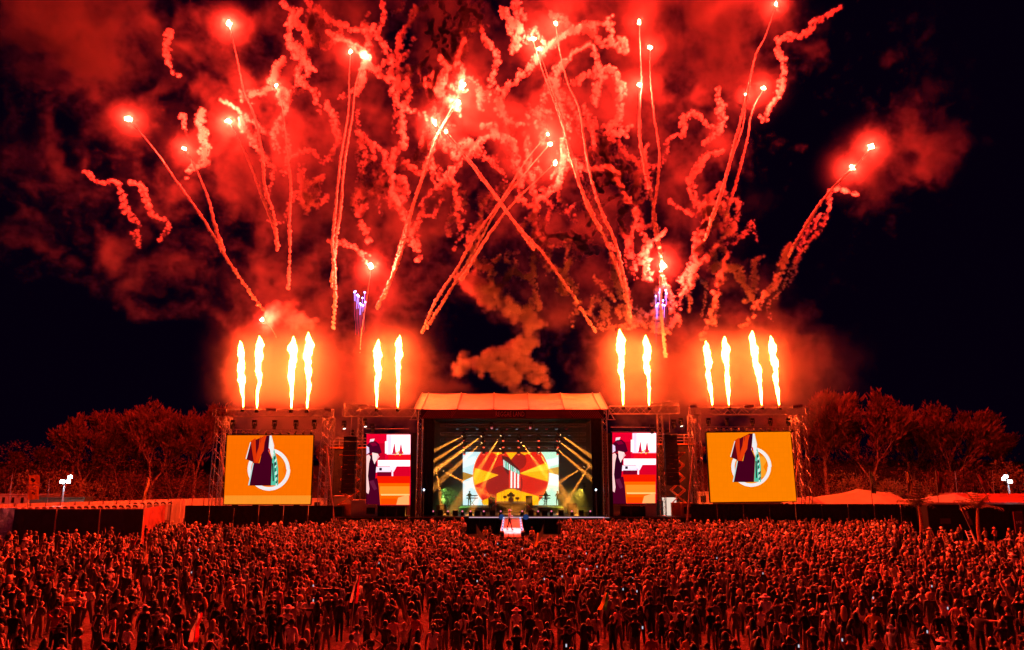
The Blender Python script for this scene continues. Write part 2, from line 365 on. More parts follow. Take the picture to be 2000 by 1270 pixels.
def clip(poly, x0, y0, x1, y1):
    def cl(P, f, inter):
        o = []
        for i in range(len(P)):
            a, b = P[i-1], P[i]
            if f(b):
                if not f(a): o.append(inter(a, b))
                o.append(b)
            elif f(a): o.append(inter(a, b))
        return o
    def ix(x): return lambda a, b: (x, a[1]+(b[1]-a[1])*(x-a[0])/(b[0]-a[0]))
    def iy(y): return lambda a, b: (a[0]+(b[0]-a[0])*(y-a[1])/(b[1]-a[1]), y)
    for f, g_ in ((lambda p: p[0] >= x0, ix(x0)), (lambda p: p[0] <= x1, ix(x1)), (lambda p: p[1] >= y0, iy(y0)), (lambda p: p[1] <= y1, iy(y1))):
        poly = cl(poly, f, g_)
        if not poly: break
    return poly
B = (904, 883, 1091, 987); R = lambda a, b, c, d: [(a, b), (c, b), (c, d), (a, d)]
P_ = [((195, 228, 232), R(904, 883, 1000, 987), 1), ((190, 238, 205), R(1000, 883, 1091, 987), 1), ((225, 240, 240), [(904, 900), (930, 890), (930, 905), (904, 915)], 1),
      ((235, 245, 245), [(1060, 900), (1091, 893), (1091, 907), (1060, 915)], 1), ((235, 240, 240), [(1060, 922), (1091, 927), (1091, 950), (1060, 945)], 1),
      ((170, 120, 25), [(904, 922), (928, 929), (904, 940)], 1), ((200, 150, 50), [(1056, 919), (1091, 912), (1091, 928)], 1),
      ((255, 120, 40), clip(circ(998, 929, 74.5, 60), *B), 1.), ((208, 14, 8), clip(circ(998, 929, 73), *B), 1), ((150, 6, 12), clip(circ(985, 945, 36), *B), 1), ((215, 18, 6), clip(circ(1040, 905, 22), *B), 1),
      ((150, 5, 10), clip(circ(1010, 900, 18), *B), 1),
      ((255, 178, 0), [(928, 914), (974, 928), (927, 948), (925.2, 935), (925.2, 925)], 1.), ((255, 172, 0), [(1014, 925), (1068, 903), (1071.6, 925), (1070.4, 941)], 1.), ((255, 200, 40), [(1014, 925), (1058, 908), (1070, 908), (1071, 918)], 1.),
      ((255, 175, 0), [(988, 884), (1010, 884), (998, 898)], 1), ((255, 180, 10), [(960, 884), (985, 884), (972, 889)], 1), ((255, 180, 10), [(1015, 884), (1040, 884), (1024, 889)], 1),
      ((255, 176, 0), [(970, 964), (992, 955), (1004, 955), (1052, 970), (1052, 986.5), (970, 986.5)], 1.), ((255, 176, 0), [(940, 979), (953, 973), (956, 986.5), (944, 986.5)], 1),
      ((70, 5, 15), [(980, 890), (992, 893), (1015, 918), (1018, 935), (994, 930), (984, 915)], 1)]
rr = random.Random(5)
for k in range(9):
    x = 983+k*3.6; P_.append(((150, 235, 205) if k % 3 else (240, 250, 240), [(x, 898+k*2.6), (x+2.2, 899+k*2.6), (x+3, 914+k*2.4), (x+.6, 912+k*2.4)], 1))
for k in range(7):
    x = 994+k*3.3; P_.append(((240, 245, 235) if k % 2 else (230, 40, 20), [(x, 918+k*1.5), (x+3.4, 919+k*1.5), (x+3.1, 953.5), (x-.2, 953.5)], 1))
for k in range(16):
    x, y = rr.uniform(935, 1060), rr.uniform(892, 960); P_.append(((255, 140, 110), R(x, y, x+.8, y+.8), 1))
screen('stage_video_wall', [(904, 883), (1091, 883), (1091, 987), (904, 987)], 86, P_, 'main video wall at the back of the stage showing a red circle with yellow rays', 1.5)
def big(dx, dy, s, poly, band, ringc):
    T = lambda pl: [(ringc[0]+(x-525.5)*s, ringc[1]+(y-917)*s) for x, y in pl]
    x0 = min(p[0] for p in poly); top = poly[0][1]
    o = (255, 112, 0) if band else (255, 128, 0)
    L = [(o, poly, 1.)]
    if band: L.append(((255, 148, 38), [(439, 968), (607.5, 968), (606, 984.5), (437.5, 984.5)], 1.))
    star = (255, 160, 35) if not band else (255, 126, 10)
    cx, cy_ = ringc; q = 44*s
    L.append((star, [(cx+q*math.sin(a), cy_+q*math.cos(a)) for a in (0, 2.094, 4.189)], 1)); L.append((star, [(cx+q*math.sin(a+3.1416), cy_+q*math.cos(a+3.1416)) for a in (0, 2.094, 4.189)], 1))
    L.append((o, circ(cx, cy_, 15*s, 24), 1))
    ring = circ(cx, cy_, 41.5*s, 48); inn = circ(cx, cy_, 34.5*s, 48)
    for i in range(48): L.append(((248, 240, 238), [ring[i], ring[(i+1) % 48], inn[(i+1) % 48], inn[i]], 1))
    top_l = lambda pl: [(x, max(y, top+.5)) for x, y in T(pl)]
    L.append(((70, 0, 28), top_l([(520, 848), (529, 848), (525, 881), (533, 898), (530.5, 948.5), (487, 948.5), (496, 903), (508, 905)]), 1))
    L.append(((95, 5, 20), top_l([(491, 863), (521, 848), (518, 880), (500, 906), (494, 902), (482, 897)]), 1))
    for k in range(5): L.append(((225-20*(k % 2), 50, 5), top_l([(491+k*1.6, 862-k), (494+k*1.6, 860-k), (499+k*.6, 893), (515+k, 852), (518+k, 850), (506+k*.6, 905-k*2), (497, 904-k)]), 1))
    for k in range(4): L.append(((235, 60, 10), top_l([(509+k*3, 853), (510.5+k*3, 852), (509+k*2.4, 880), (501+k*.8, 903), (500+k*.8, 900), (506+k*2.4, 878)]), 1))
    L.append(((245, 235, 230), top_l([(481, 896), (490, 864), (491.5, 863.5), (482.8, 897)]), 1)); L.append(((200, 225, 220), top_l([(486, 948), (495, 905), (497, 905), (488.5, 948)]), 1))
    L.append(((245, 240, 240), top_l([(528, 848), (531.5, 848), (536.5, 870), (535, 898), (532, 893), (529, 884), (526, 875)]), 1))
    L.append(((215, 20, 30), top_l([(525, 875), (528, 877), (529.5, 884), (526, 883)]), 1))
    L.append(((85, 200, 165), top_l([(533, 898), (536.5, 877), (542, 897), (544.5, 915), (544.7, 948), (530.5, 948)]), 1))
    for k in range(11):
        a = 884+k*6; L.append(((30, 20, 30) if k % 2 else (220, 245, 235), top_l([(535+k*.5+(k*37 % 5), a), (537+k*.5+(k*37 % 5), a), (537.5+k*.4+(k*37 % 4), a+7), (535.5+k*.4, a+8)]), 1))
    L.append(((40, 10, 25), top_l([(533, 905), (535.5, 905), (536.5, 940), (534, 940)]), 1))
    return L
pl = [(444, 850.5), (612, 850.5), (606, 985), (437, 985)]
screen('orange_video_screen', pl, 72, big(0, 0, 1, pl, True, (525.5, 917)), 'left large screen showing white ring on orange with a paler bottom band')
pr = [(1380, 845.5), (1543.5, 843.5), (1555.5, 979), (1388, 981)]
screen('orange_video_screen', pr, 72, big(941, -5, .94, pr, False, (1466.8, 912)), 'right large screen showing white ring and yellow star on plain orange')
def imag(dx, dy):
    q = lambda pl: [(x+dx, y+dy) for x, y in pl]
    L = [((215, 0, 40), R(716, 848, 802, 987), 1.), ((255, 205, 225), R(755, 849, 801.5, 888), 1.), ((255, 240, 245), R(764, 850, 801, 885), 1.5), ((255, 235, 240), R(752, 862, 758, 886), 1), ((180, 0, 30), R(716, 866, 752, 900), 1),
         ((230, 200, 210), [(723, 858), (732, 857), (729, 864), (722, 864)], 1), ((225, 10, 25), R(758, 888, 802, 899), 1), ((255, 235, 240), R(738, 899, 801, 911), 1.2), ((240, 220, 235), R(734, 912, 764, 923), 1), ((200, 0, 35), R(765, 911, 801, 930), 1), ((110, 0, 30), R(737, 922, 764, 930), 1),
         ((240, 225, 245), R(765, 905, 768, 934), 1), ((240, 225, 245), [(762, 911), (775, 911), (769, 922), (764, 918)], 1), ((40, 0, 30), R(741, 914, 746, 919), 1),
         ((225, 22, 0), R(735, 930, 801, 946), 1), ((255, 92, 0), R(738, 944, 800, 986), 1.), ((255, 130, 30), R(742, 950, 800, 966), 1.), ((255, 190, 110), R(744, 965, 800, 968), 1.), ((255, 70, 0), R(744, 974, 775, 986), 1), ((255, 160, 90), [(774, 986), (778, 972), (799, 966), (799, 986)], 1.)]
    for k in range(7): L.append(((255, 190, 60), R(768+k*3, 880+(k*5) % 7, 770.5+k*3, 884+(k*5) % 7), 1))
    for x in (770, 783): L.append(((200, 20, 60), [(x, 866), (x+1, 866), (x+4, 887), (x-4, 887)], 1))
    body = [((70, 0, 28), [(716, 938), (737, 934), (740, 950), (743, 987), (716, 987)], 1), ((95, 20, 50), [(721, 940), (730, 938), (737, 955), (731, 958)], 1), ((45, 0, 22), [(717, 896), (722, 888), (733, 890), (736, 905), (733, 936), (717, 940)], 1),
            ((245, 190, 185), [(716, 890), (721, 888), (724, 893), (721, 906), (719, 930), (722, 955), (720, 965), (716, 962)], 1), ((250, 205, 200), [(727, 882), (738, 885), (741, 893), (734, 902), (732, 907), (728, 897)], 1), ((235, 160, 165), [(738, 890), (742, 892), (736, 899)], 1),
            ((70, 0, 30), [(717, 870), (724, 863), (734, 862), (741, 868), (746, 884), (741, 887), (728, 884), (722, 888), (717, 885)], 1), ((220, 190, 215), [(716, 871), (721, 874), (722, 884), (716, 888)], 1), ((120, 0, 40), [(722, 866), (733, 864), (738, 870), (728, 872)], 1)]
    return [(c, q(p), s) for c, p, s in L+body]
screen('portrait_video_screen', R(716, 848, 802, 987), 74.2, imag(0, 0), 'left narrow camera screen beside the stage, right of a dark line array', 1.3)
screen('portrait_video_screen', R(1196, 845, 1282, 984), 74.2, imag(480, -3), 'right narrow camera screen beside the stage, left of a dark line array', 1.3)

# ------------------------------------------------------------------ towers and trusses
tz = Z(801, 72.6)
def panel_row(frame_label, pxs, Y, py):
    for i, (a, b, s_) in enumerate(pxs):
        x0, x1 = X(a, Y, 13), X(b, Y, 13); z = Z(py, Y)
        t = thing('sign_panel', ((x0+x1)/2, Y, z), frame_label[i], 'small sign', 'small pale sign panels on top of the trusses')
        MB().prism([(x0, Y, z+.02), (x1, Y, z+.02+s_), (x1, Y, z+.33+s_), (x0, Y, z+.33)], (0, .05, 0)).build('board', white_m, t)
        m = MB()
        for k in range(5): xx = x0+(x1-x0)*(.12+.16*k); m.box((xx, Y-.012, z+.12+s_*(.1+.16*k)), (xx+(x1-x0)*.09, Y-.004, z+.25+s_*(.1+.16*k)))
        m.build('print_marks', mat('sign_print', (.3, .05, .04), .7), t)
def outer_frame(p0, p1, labside, bar_y, scr, heads, py_top):
    Y = 72.9; zt = Z(py_top+7, Y); a = X(p0, Y, 13); b = X(p1, Y, 13)
    t = thing('screen_truss_frame', ((a+b)/2, Y, 0), labside, 'truss frame')
    MB().truss((a-.3, Y, zt), (b+.3, Y, zt), .75, .04, .75).build('top_truss', truss_m, t)
    for x, lean in ((a+.35, -1), (b-.35, 1)):
        MB().truss((x, Y+.2, 0), (x, Y+.2, zt-.4), .8, .04, .8).build('tower', truss_m, t)
        MB().truss((x, Y+2.2, 0), (x, Y+2.2, zt-.4), .6, .035, .8).build('rear_tower', truss_m, t)
        MB().truss((x, Y+.6, 5.), (x, Y+1.9, 5.), .35, .03).truss((x, Y+.6, zt-1), (x, Y+1.9, zt-1), .35, .03).build('tower_brace', truss_m, t)
    z = Z(bar_y, Y-.5); MB().truss((X(scr[0]-4, Y, 10), Y-.4, z), (X(scr[1]+6, Y, 10), Y-.4, z), .32, .025, .5).build('light_bar', truss_m, t)
    return t, zt, Y
def moving_head(p, label, group, aim=(0, 0, -1), m=black_m, lens=None, light=None, s=1.0, up=False):
    """yoke lamp hanging from p, head aimed along aim"""
    p = Vector(p); aim = Vector(aim).normalized(); k = 1 if up else -1
    t = thing('moving_head_light', p, label, 'stage light', group)
    MB().box(p+Vector((-.17, -.15, -.1))*s, p+Vector((.17, .15, .1))*s).build('base', m, t)
    c = p+Vector((0, 0, k*.38))*s
    MB().box(p+Vector((-.2, -.05, .1*k if k > 0 else -.42))*s, p+Vector((-.16, .05, .42 if k > 0 else -.1))*s).box(p+Vector((.16, -.05, .1*k if k > 0 else -.42))*s, p+Vector((.2, .05, .42 if k > 0 else -.1))*s).build('yoke', m, t)
    h_ = MB().tube(c-aim*.2*s, c+aim*.25*s, .12*s, .15*s, 8).build('head', m, t)
    if lens: MB().tube(c+aim*.252*s, c+aim*.262*s, .13*s, .13*s, 8).build('lens', lens, t)
    if light:
        col, en, size = light; l = bpy.data.lights.new('beam', 'SPOT'); l.color = col; l.energy = en; l.spot_size = math.radians(size); l.spot_blend = .8; l.shadow_soft_size = .06
        o = bpy.data.objects.new('beam', l); COL.objects.link(o); o.parent = t; o.location = c+aim*.32*s-p; o.rotation_euler = aim.to_track_quat('-Z', 'Y').to_euler()
    return t
fl, zt, Yf = outer_frame(425, 645, 'left truss frame holding up the large orange screen with flame jets on top', 842, (440, 612), 5, 800)
fr, zt2, _ = outer_frame(1352, 1570, 'right truss frame holding up the large orange screen with flame jets on top', 837, (1376, 1548), 5, 796)
for i, px in enumerate((455, 497, 536, 578, 614)):
    moving_head((X(px, 72.3, 11), 72.3, Z(823, 72.3)), '%s of five moving lights hung above the left orange screen' % ORD[i], 'moving lights above the left orange screen', (.3*(i-2)*.3, -.2, -1), s=1.25)
for i, px in enumerate((1384, 1420, 1470, 1505, 1540)):
    moving_head((X(px, 72.3, 11), 72.3, Z(819, 72.3)), '%s of five moving lights hung above the right orange screen' % ORD[i], 'moving lights above the right orange screen', (.3*(i-2)*.3, -.2, -1), s=1.1)
for i in range(12):
    for a, b, py in ((446, 608, 845), (1384, 1546, 840)):
        p = (X(a+(b-a)*i/11, 72.1, 11), 72.25, Z(py-3, 72.2))
        t = thing('par_lamp', p, '%s of twelve par lamps on the bar over the %s orange screen' % (ORD[i], 'left' if a < 1000 else 'right'), 'stage light', 'par lamps above the %s orange screen' % ('left' if a < 1000 else 'right'))
        MB().tube((p[0], p[1], p[2]-.05), (p[0]+.05*(i % 3-1), p[1]-.2, p[2]-.3), .09, .12, 7).build('can', black_m, t)
        MB().tube((p[0]-.12, p[1], p[2]), (p[0]+.12, p[1], p[2]), .02, n=4).build('bracket', steel_m, t)
panel_row(['pale sign panel on the left end of the left screen truss', 'pale sign panel on the middle of the left screen truss', 'pale sign panel on the right end of the left screen truss'], ((423, 443, -.12), (521, 540, -.08), (633, 648, -.1)), 72.4, 803)
panel_row(['pale sign panel on the left end of the right screen truss', 'pale sign panel on the middle of the right screen truss', 'pale sign panel on the right end of the right screen truss'], ((1347, 1361, .05), (1453, 1473, .08), (1548, 1569, .1)), 72.4, 798)
def pole(a, b, r, name, lab, m, cat, group=None, r1=None):
    a = Vector(a); t = thing(name, a, lab, cat, group); MB().tube(a, b, r, r1, 8).build('shaft', m, t); MB().tube(a, a+Vector((0, 0, .06)), r*2.2, n=8).build('foot', m, t); return t
prop_m = mat('prop_pole', (.5, .3, .2), .5)
for (x0, y0, x1, y1, lab) in ((447, 986, 430, 874, 'orange-lit raking pole at the left edge of the left orange screen'), (650, 1000, 638, 872, 'orange-lit raking pole right of the left orange screen'),
                              (1344, 996, 1354, 880, 'orange-lit raking pole left of the right orange screen'), (1549, 985, 1563, 868, 'orange-lit raking pole at the right edge of the right orange screen')):
    Y = 73.9 if x0 in (447, 1549) else 71.6; p1 = at(x1, y1, Y); k = (0-p1.z)/(at(x0, y0, Y).z-p1.z); p0 = p1.lerp(at(x0, y0, Y), k); p0.z = 0
    pole(p0, p1, .13, 'raking_pole', lab, prop_m, 'support pole', 'raking poles bracing the screen frames', .07)

# inner pa gantries
def gantry(side):
    L = side < 0; Y = 74.6
    pe, pi_, pm = (672, 812, 701) if L else (1325, 1190, 1292)
    zt = Z(806 if L else 801, Y); t = thing('speaker_gantry', (X(pm, Y, 6), Y, DZ), ('left' if L else 'right')+' truss gantry between the narrow camera screen and the hanging speakers', 'truss gantry')
    MB().truss((X(pe, Y, 13), Y, zt), (X(pi_, Y, 13), Y, zt), .85, .04, .8).build('top_truss', truss_m, t)
    MB().truss((X(pm, Y, 7), Y, DZ), (X(pm, Y, 7), Y, zt-.45), .55, .035, .6).build('mast', truss_m, t)
    a = X(pm, Y, 13); MB().truss((a-.1, Y, zt+.45), (a+.1, Y, zt+.45), .7, .04).box((a-1.0, Y-.5, zt+.78), (a+1.0, Y+.5, zt+.86)).build('head_block', truss_m, t)
    MB().truss((X(pe, Y, 13), Y, zt+.75), (X(pe+(24 if L else -24), Y, 13), Y, zt+.75), .4, .025, .4).build('outrigger', truss_m, t)
    z = Z(838 if L else 835, Y); MB().tube((X(716 if L else 1192, Y, 11), Y-.4, z), (X(800 if L else 1278, Y, 11), Y-.4, z), .04).tube((X(716 if L else 1192, Y, 11), Y-.4, z-.5), (X(800 if L else 1278, Y, 11), Y-.4, z-.5), .04).build('screen_bar', truss_m, t)
    return t
gantry(-1); gantry(1)
def line_array(px0, px1, py0, py1, Y, lab, n=12):
    a, b = X(px0, Y, 8), X(px1, Y, 8); zt, zb = Z(py0, Y), Z(py1, Y); c = (a+b)/2; wd = abs(b-a)/2
    t = thing('line_array_speaker', (c, Y, zb), lab, 'hanging speakers', 'line array speakers hung either side of the stage')
    for i in range(n):
        z1 = zt-(zt-zb)*i/n; z0 = zt-(zt-zb)*(i+1)/n; off = -.5*(i/n)**2+0
        m = MB(); m.prism([(c-wd, Y-off*0-.02*i, z0+.02), (c+wd, Y-.02*i, z0+.02), (c+wd, Y-.02*i, z1-.02), (c-wd, Y-.02*i, z1-.02)], (0, .7, 0)); m.build('speaker_cabinet', black_m, t)
        MB().box((c-wd*.85, Y-.02*i-.03, z0+.07), (c+wd*.85, Y-.02*i-.004, z1-.07)).build('grille', mat('speaker_grille', (.05, .045, .045), .5, .3), t)
    MB().box((c-wd*1.05, Y-.1, zt+.02), (c+wd*1.05, Y+.8, zt+.12)).tube((c, Y+.3, zt+.1), (c, Y+.3, zt+2.3), .03).build('flying_frame', steel_m, t)
    return t
line_array(670, 694, 853, 964, 73.4, 'tall black hanging line array left of the left narrow screen')
line_array(1299, 1324, 849, 948, 73.4, 'tall black hanging line array right of the right narrow screen')
for px, py, lab in ((672, 830, 'lit moving light above the left line array'), (1330, 825, 'white beam moving light beside the right gantry'), (713, 826, 'angled white moving light right of the left gantry mast')):
    moving_head((X(px, 74, 11), 74, Z(py-6, 74)), lab, 'moving lights around the speaker gantries', (.2, -.3, -1), lens=emis('white_lens', (1, .85, .7), 3), s=1.2)
for px, py, lab in ((1316, 822, 'dark moving light standing on the right line array'), (1302, 842, 'small dark light at the top left of the right line array'), (689, 842, 'dark moving light standing right of the left line array top'), (1273, 832, 'dark lamp under the right gantry truss'), (728, 830, 'dark lamp under the left gantry truss')):
    moving_head((X(px, 74, 11), 74, Z(py, 74)), lab, 'moving lights around the speaker gantries', (.1, -.2, -1), s=1.3)
# dark side-stage walls with walkway rail behind the gantries
for a, b, py, lab in ((644, 716, 876, 'dark clad side wing left of the left camera screen with a railed walkway'), (1282, 1356, 869, 'dark clad side wing right of the right camera screen with a railed walkway')):
    Y = 79; t = thing('side_wing', (X((a+b)/2, Y, 5), Y, 0), lab, 'side wing', 'railed side wings'); x0, x1 = X(a, Y, 8), X(b, Y, 8); z = Z(py, Y)
    MB().box((x0, Y, DZ), (x1, Y+.2, z)).build('wall', drape_m, t); MB().box((x0, Y-.1, z+.02), (x1, Y+1, z+.14)).build('walkway', orange_m, t)
    for k in range(3): MB().tube((x0, Y-.05, z+.45+.35*k), (x1, Y-.05, z+.45+.35*k), .03, n=5).build('rail', steel_m, t)
    for k in range(5): xx = x0+(x1-x0)*k/4; MB().tube((xx, Y-.02, z+.1), (xx, Y-.02, z+1.2), .035, n=5).build('post', steel_m, t)
def scissor(px, py0, py1, wpx, Y, lab):
    c = X(px, Y, 4); wd = wpx/2*Y/F; z0, z1 = Z(py1, Y), Z(py0, Y); n = 4
    t = thing('scissor_lift', (c, Y, DZ), lab, 'scissor lift', 'orange scissor lifts beside the speakers')
    for i in range(n):
        a = z0+(z1-z0)*i/n; b = z0+(z1-z0)*(i+1)/n
        for yy in (0, .8):
            MB().tube((c-wd, Y+yy, a), (c+wd, Y+yy, b), .06, n=4).build('arm', orange_m, t); MB().tube((c+wd, Y+yy+.07, a), (c-wd, Y+yy+.07, b), .06, n=4).build('arm', orange_m, t)
    MB().box((c-wd*1.2, Y-.1, DZ+.01), (c+wd*1.2, Y+1, z0)).build('chassis', orange_m, t); MB().box((c-wd*1.2, Y-.1, z1), (c+wd*1.2, Y+1, z1+.12)).build('platform', orange_m, t)
scissor(681, 890, 985, 34, 74.9, 'orange scissor lift behind the left line array'); scissor(1326, 885, 982, 26, 74.9, 'orange scissor lift behind the right line array')
def crate(px0, px1, py0, py1, Y, m, name, lab, cat, parts=None, group=None, z0=DZ):
    a, b = X(px0, Y, 2), X(px1, Y, 2); t = thing(name, ((a+b)/2, Y, z0), lab, cat, group); z1 = Z(py0, Y); mm = MB().box((a, Y, z0+.0), (b, Y+1.2, z1)).build('body', m, t)
    MB().box((a-.03, Y-.03, z1), (b+.03, Y+1.23, z1+.05)).build('lid', m, t)
    MB().box((a+(b-a)*.15, Y-.03, z0+(z1-z0)*.2), (a+(b-a)*.85, Y-.005, z0+(z1-z0)*.75)).build('door', parts or m, t); return t
crate(685, 712, 978, 1000, 74.2, white_m, 'equipment_cabinet', 'cream equipment cabinet at the foot of the left gantry mast', 'cabinet')
crate(712, 736, 986, 1000, 74.0, white_m, 'equipment_cabinet', 'low cream cabinet with a dark opening under the left camera screen', 'cabinet', black_m)
crate(650, 684, 970, 1000, 75.6, white_m, 'equipment_cabinet', 'long pale cabinet behind the left scissor lift', 'cabinet')
crate(1299, 1322, 974, 990, 75.2, emis('cabinet_glow', (1, .75, .6), .9), 'lit_cabin', 'brightly lit white cabinet at the foot of the right gantry mast', 'cabinet', None, None, DZ)  # brightness of this cabinet is put into its own emitting material
crate(1262, 1283, 984, 998, 74.0, white_m, 'equipment_cabinet', 'pale cabinet under the right camera screen', 'cabinet')
crate(1333, 1354, 984, 998, 74.0, orange_m, 'equipment_cabinet', 'orange-lit cabinet with vents right of the right scissor lift', 'cabinet', black_m)
crate(650, 668, 990, 1001, 74.0, black_m, 'flight_case', 'low black flight case at the far left of the deck', 'flight case')
crate(1268, 1296, 980, 990, 75.8, black_m, 'flight_case', 'black flight case behind the right gantry mast', 'flight case')
for px in (735, 755, 775, 1215, 1235, 1250):
    crate(px, px+16, 990, 1000, 74.4, black_m, 'flight_case', '%s black subwoofer in the row under the %s camera screen' % ('left' if px in (735, 1215) else 'middle' if px in (755, 1235) else 'right', 'left' if px < 1000 else 'right'), 'speaker', None, 'subwoofer cabinets under the camera screens')

# ------------------------------------------------------------------ runway, band and stage kit
RY = 56.2; RZ = 1.6
rw = thing('runway', (X(999, 64, 1), 64, 0), 'bright runway stage reaching from the main stage into the crowd', 'runway')
xa, xb = X(976, RY, RZ), X(1024, RY, RZ)
MB().box((xa, RY, 0), (xb, SY-.04, RZ-.16)).build('base', black_m, rw)
MB().box((xa-.02, RY-.03, RZ-.15), (xb+.02, SY-.04, RZ-.002)).build('deck_frame', mat('runway_frame', (.3, .28, .3), .5), rw)
MB().box((xa+.02, RY, RZ+.0), (xb-.02, SY-.04, RZ+.02)).build('floor_surface', mat('runway_floor', (.5, .32, .3), .35, 0, .15, 1), rw)
for s_, x in ((0, xa+.06), (1, xb-.2)):
    for k in range(18):
        y = RY+1.6+k*.85
        MB().box((x, y, RZ+.025), (x+.14, y+.55, RZ+.14)).build('edge_lamp', led((205, 210, 255) if k % 3 else (120, 130, 200), 1), rw)
    MB().box((x-.05, RY+.1, RZ+.02), (x+.28 if s_ == 0 else x+.2, RY+1.2, RZ+.28)).box((x-.05, RY+.05, RZ+.3), (x+.25, RY+1.2, RZ+.36)).build('monitor_wedge', black_m, rw)
for px, lab in ((980, 'blue round light left of the runway on the stage front'), (1027, 'blue round light right of the runway on the stage front')):
    p = at(px, 1009, SY-.1); t = thing('round_light', p, lab, 'round light', 'blue round lights beside the runway'); m = MB(); m.tube((p.x, SY-.06, p.z-.05), (p.x, SY-.0, p.z-.05), .31, n=24); m.build('housing', black_m, t)
    MB().tube((p.x, SY-.08, p.z-.05), (p.x, SY-.065, p.z-.05), .28, n=24).build('lens', led((50, 80, 150), .45), t)

# person templates -------------------------------------------------
def person_mesh(pose, lod=1, build=1.0, sitting=False):
    """one skinned surface; returns vertices, faces, face kinds (0 top, 1 skin, 2 trousers, 3 shoes)"""
    B_ = build; J = {}
    J['pel'] = ((0, 0, .96), (.135*B_, .10)); J['wai'] = ((0, .0, 1.12), (.125*B_, .09)); J['che'] = ((0, 0, 1.32), (.165*B_, .105)); J['nkb'] = ((0, -.005, 1.455), (.08, .07)); J['nk'] = ((0, .005, 1.52), (.052, .052)); J['hd'] = ((0, .02, 1.62), (.088, .1)); J['top'] = ((0, .015, 1.70), (.062, .07))
    st_ = pose.get('stance', .1)
    for s in (-1, 1):
        n = 'l' if s < 0 else 'r'; k = pose.get('step', 0)*s
        J['hip'+n] = ((s*.09, 0, .88), (.09, .09)); J['kn'+n] = ((s*(st_+.01), .03+k*.5, .49), (.062, .062)); J['an'+n] = ((s*(st_+.02), k-.01, .1), (.045, .045)); J['to'+n] = ((s*(st_+.04), k+.13, .045), (.045, .032))
        J['sh'+n] = ((s*.175*B_, 0, 1.405), (.062, .06)); e, h_ = pose['arm'+n]
        J['el'+n] = ((s*e[0], e[1], e[2]), (.045, .045)); J['wr'+n] = ((s*h_[0], h_[1], h_[2]), (.03, .03))
        d = Vector((s*h_[0]-s*e[0], h_[1]-e[1], h_[2]-e[2])).normalized()*.13; J['ha'+n] = ((s*h_[0]+d.x, h_[1]+d.y, h_[2]+d.z), (.04, .022))
    E_ = [('pel', 'wai', 0), ('wai', 'che', 0), ('che', 'nkb', 0), ('nkb', 'nk', 1), ('nk', 'hd', 1), ('hd', 'top', 1)]
    for n in 'lr': E_ += [('pel', 'hip'+n, 2), ('hip'+n, 'kn'+n, 2), ('kn'+n, 'an'+n, pose.get('shin', 2)), ('an'+n, 'to'+n, 3), ('che', 'sh'+n, 0), ('sh'+n, 'el'+n, pose.get('sleeve', 0)), ('el'+n, 'wr'+n, pose.get('fore', 1)), ('wr'+n, 'ha'+n, 1)]
    P = {k: Vector(v[0]) for k, v in J.items()}
    if pose.get('bend'):
        R_ = Matrix.Rotation(-pose['bend'], 3, 'X'); c = P['pel']
        for k in P:
            if k[:3] not in ('pel', 'hip') and k[:2] not in ('kn', 'an', 'to'): P[k] = R_@(P[k]-c)+c
    if pose.get('sit'):
        dz = .42
        for k in P:
            if k[:2] == 'kn': P[k] = Vector((P[k].x*1.3, .42, .48))
            elif k[:2] == 'an': P[k] = Vector((P[k].x*1.3, .40, .1))
            elif k[:2] == 'to': P[k] = Vector((P[k].x*1.3, .54, .045))
            elif k[:3] == 'hip': P[k] = P[k]-Vector((0, -.05, .38))
            else: P[k] = P[k]-Vector((0, 0, dz))
    keys = list(P); ix = {k: i for i, k in enumerate(keys)}
    me = bpy.data.meshes.new('t'); me.from_pydata([P[k] for k in keys], [(ix[a], ix[b]) for a, b, _ in E_], [])
    o = bpy.data.objects.new('t', me); COL.objects.link(o); md = o.modifiers.new('s', 'SKIN'); md.use_smooth_shade = True
    for k, i in ix.items():
        sv = me.skin_vertices[0].data[i]; sv.radius = J[k][1]; sv.use_root = (k == 'pel')
    if lod: sb = o.modifiers.new('b', 'SUBSURF'); sb.levels = sb.render_levels = 1
    bpy.context.view_layer.update(); dg = bpy.context.evaluated_depsgraph_get(); ev = o.evaluated_get(dg).to_mesh()
    V = np.array([v.co[:] for v in ev.vertices]); Fs = [tuple(p.vertices) for p in ev.polygons]
    K = []
    segs = [(np.array(P[a]), np.array(P[b]), k) for a, b, k in E_]
    for f in Fs:
        c = V[list(f)].mean(0); best = 9; kk = 0
        for a, b, k in segs:
            d = b-a; t = min(1, max(0, np.dot(c-a, d)/max(1e-9, np.dot(d, d)))); q = np.linalg.norm(c-a-d*t)
            if q < best-1e-6: best = q; kk = k
        K.append(kk)
    o.evaluated_get(dg).to_mesh_clear(); bpy.data.objects.remove(o); bpy.data.meshes.remove(me)
    return V, Fs, K, P
DOWN = ((.24, -.01, 1.13), (.25, .06, .90)); UP = ((.26, .05, 1.62), (.20, .1, 1.86)); PH = ((.22, .22, 1.30), (.09, .38, 1.50)); HIPS = ((.34, -.03, 1.18), (.17, .05, 1.02)); FR = ((.22, .1, 1.17), (.06, .24, 1.16)); HEAD = ((.36, .05, 1.55), (.17, .03, 1.68)); WAVE = ((.34, .0, 1.5), (.42, .05, 1.76)); OUT = ((.42, 0, 1.42), (.66, .03, 1.47))
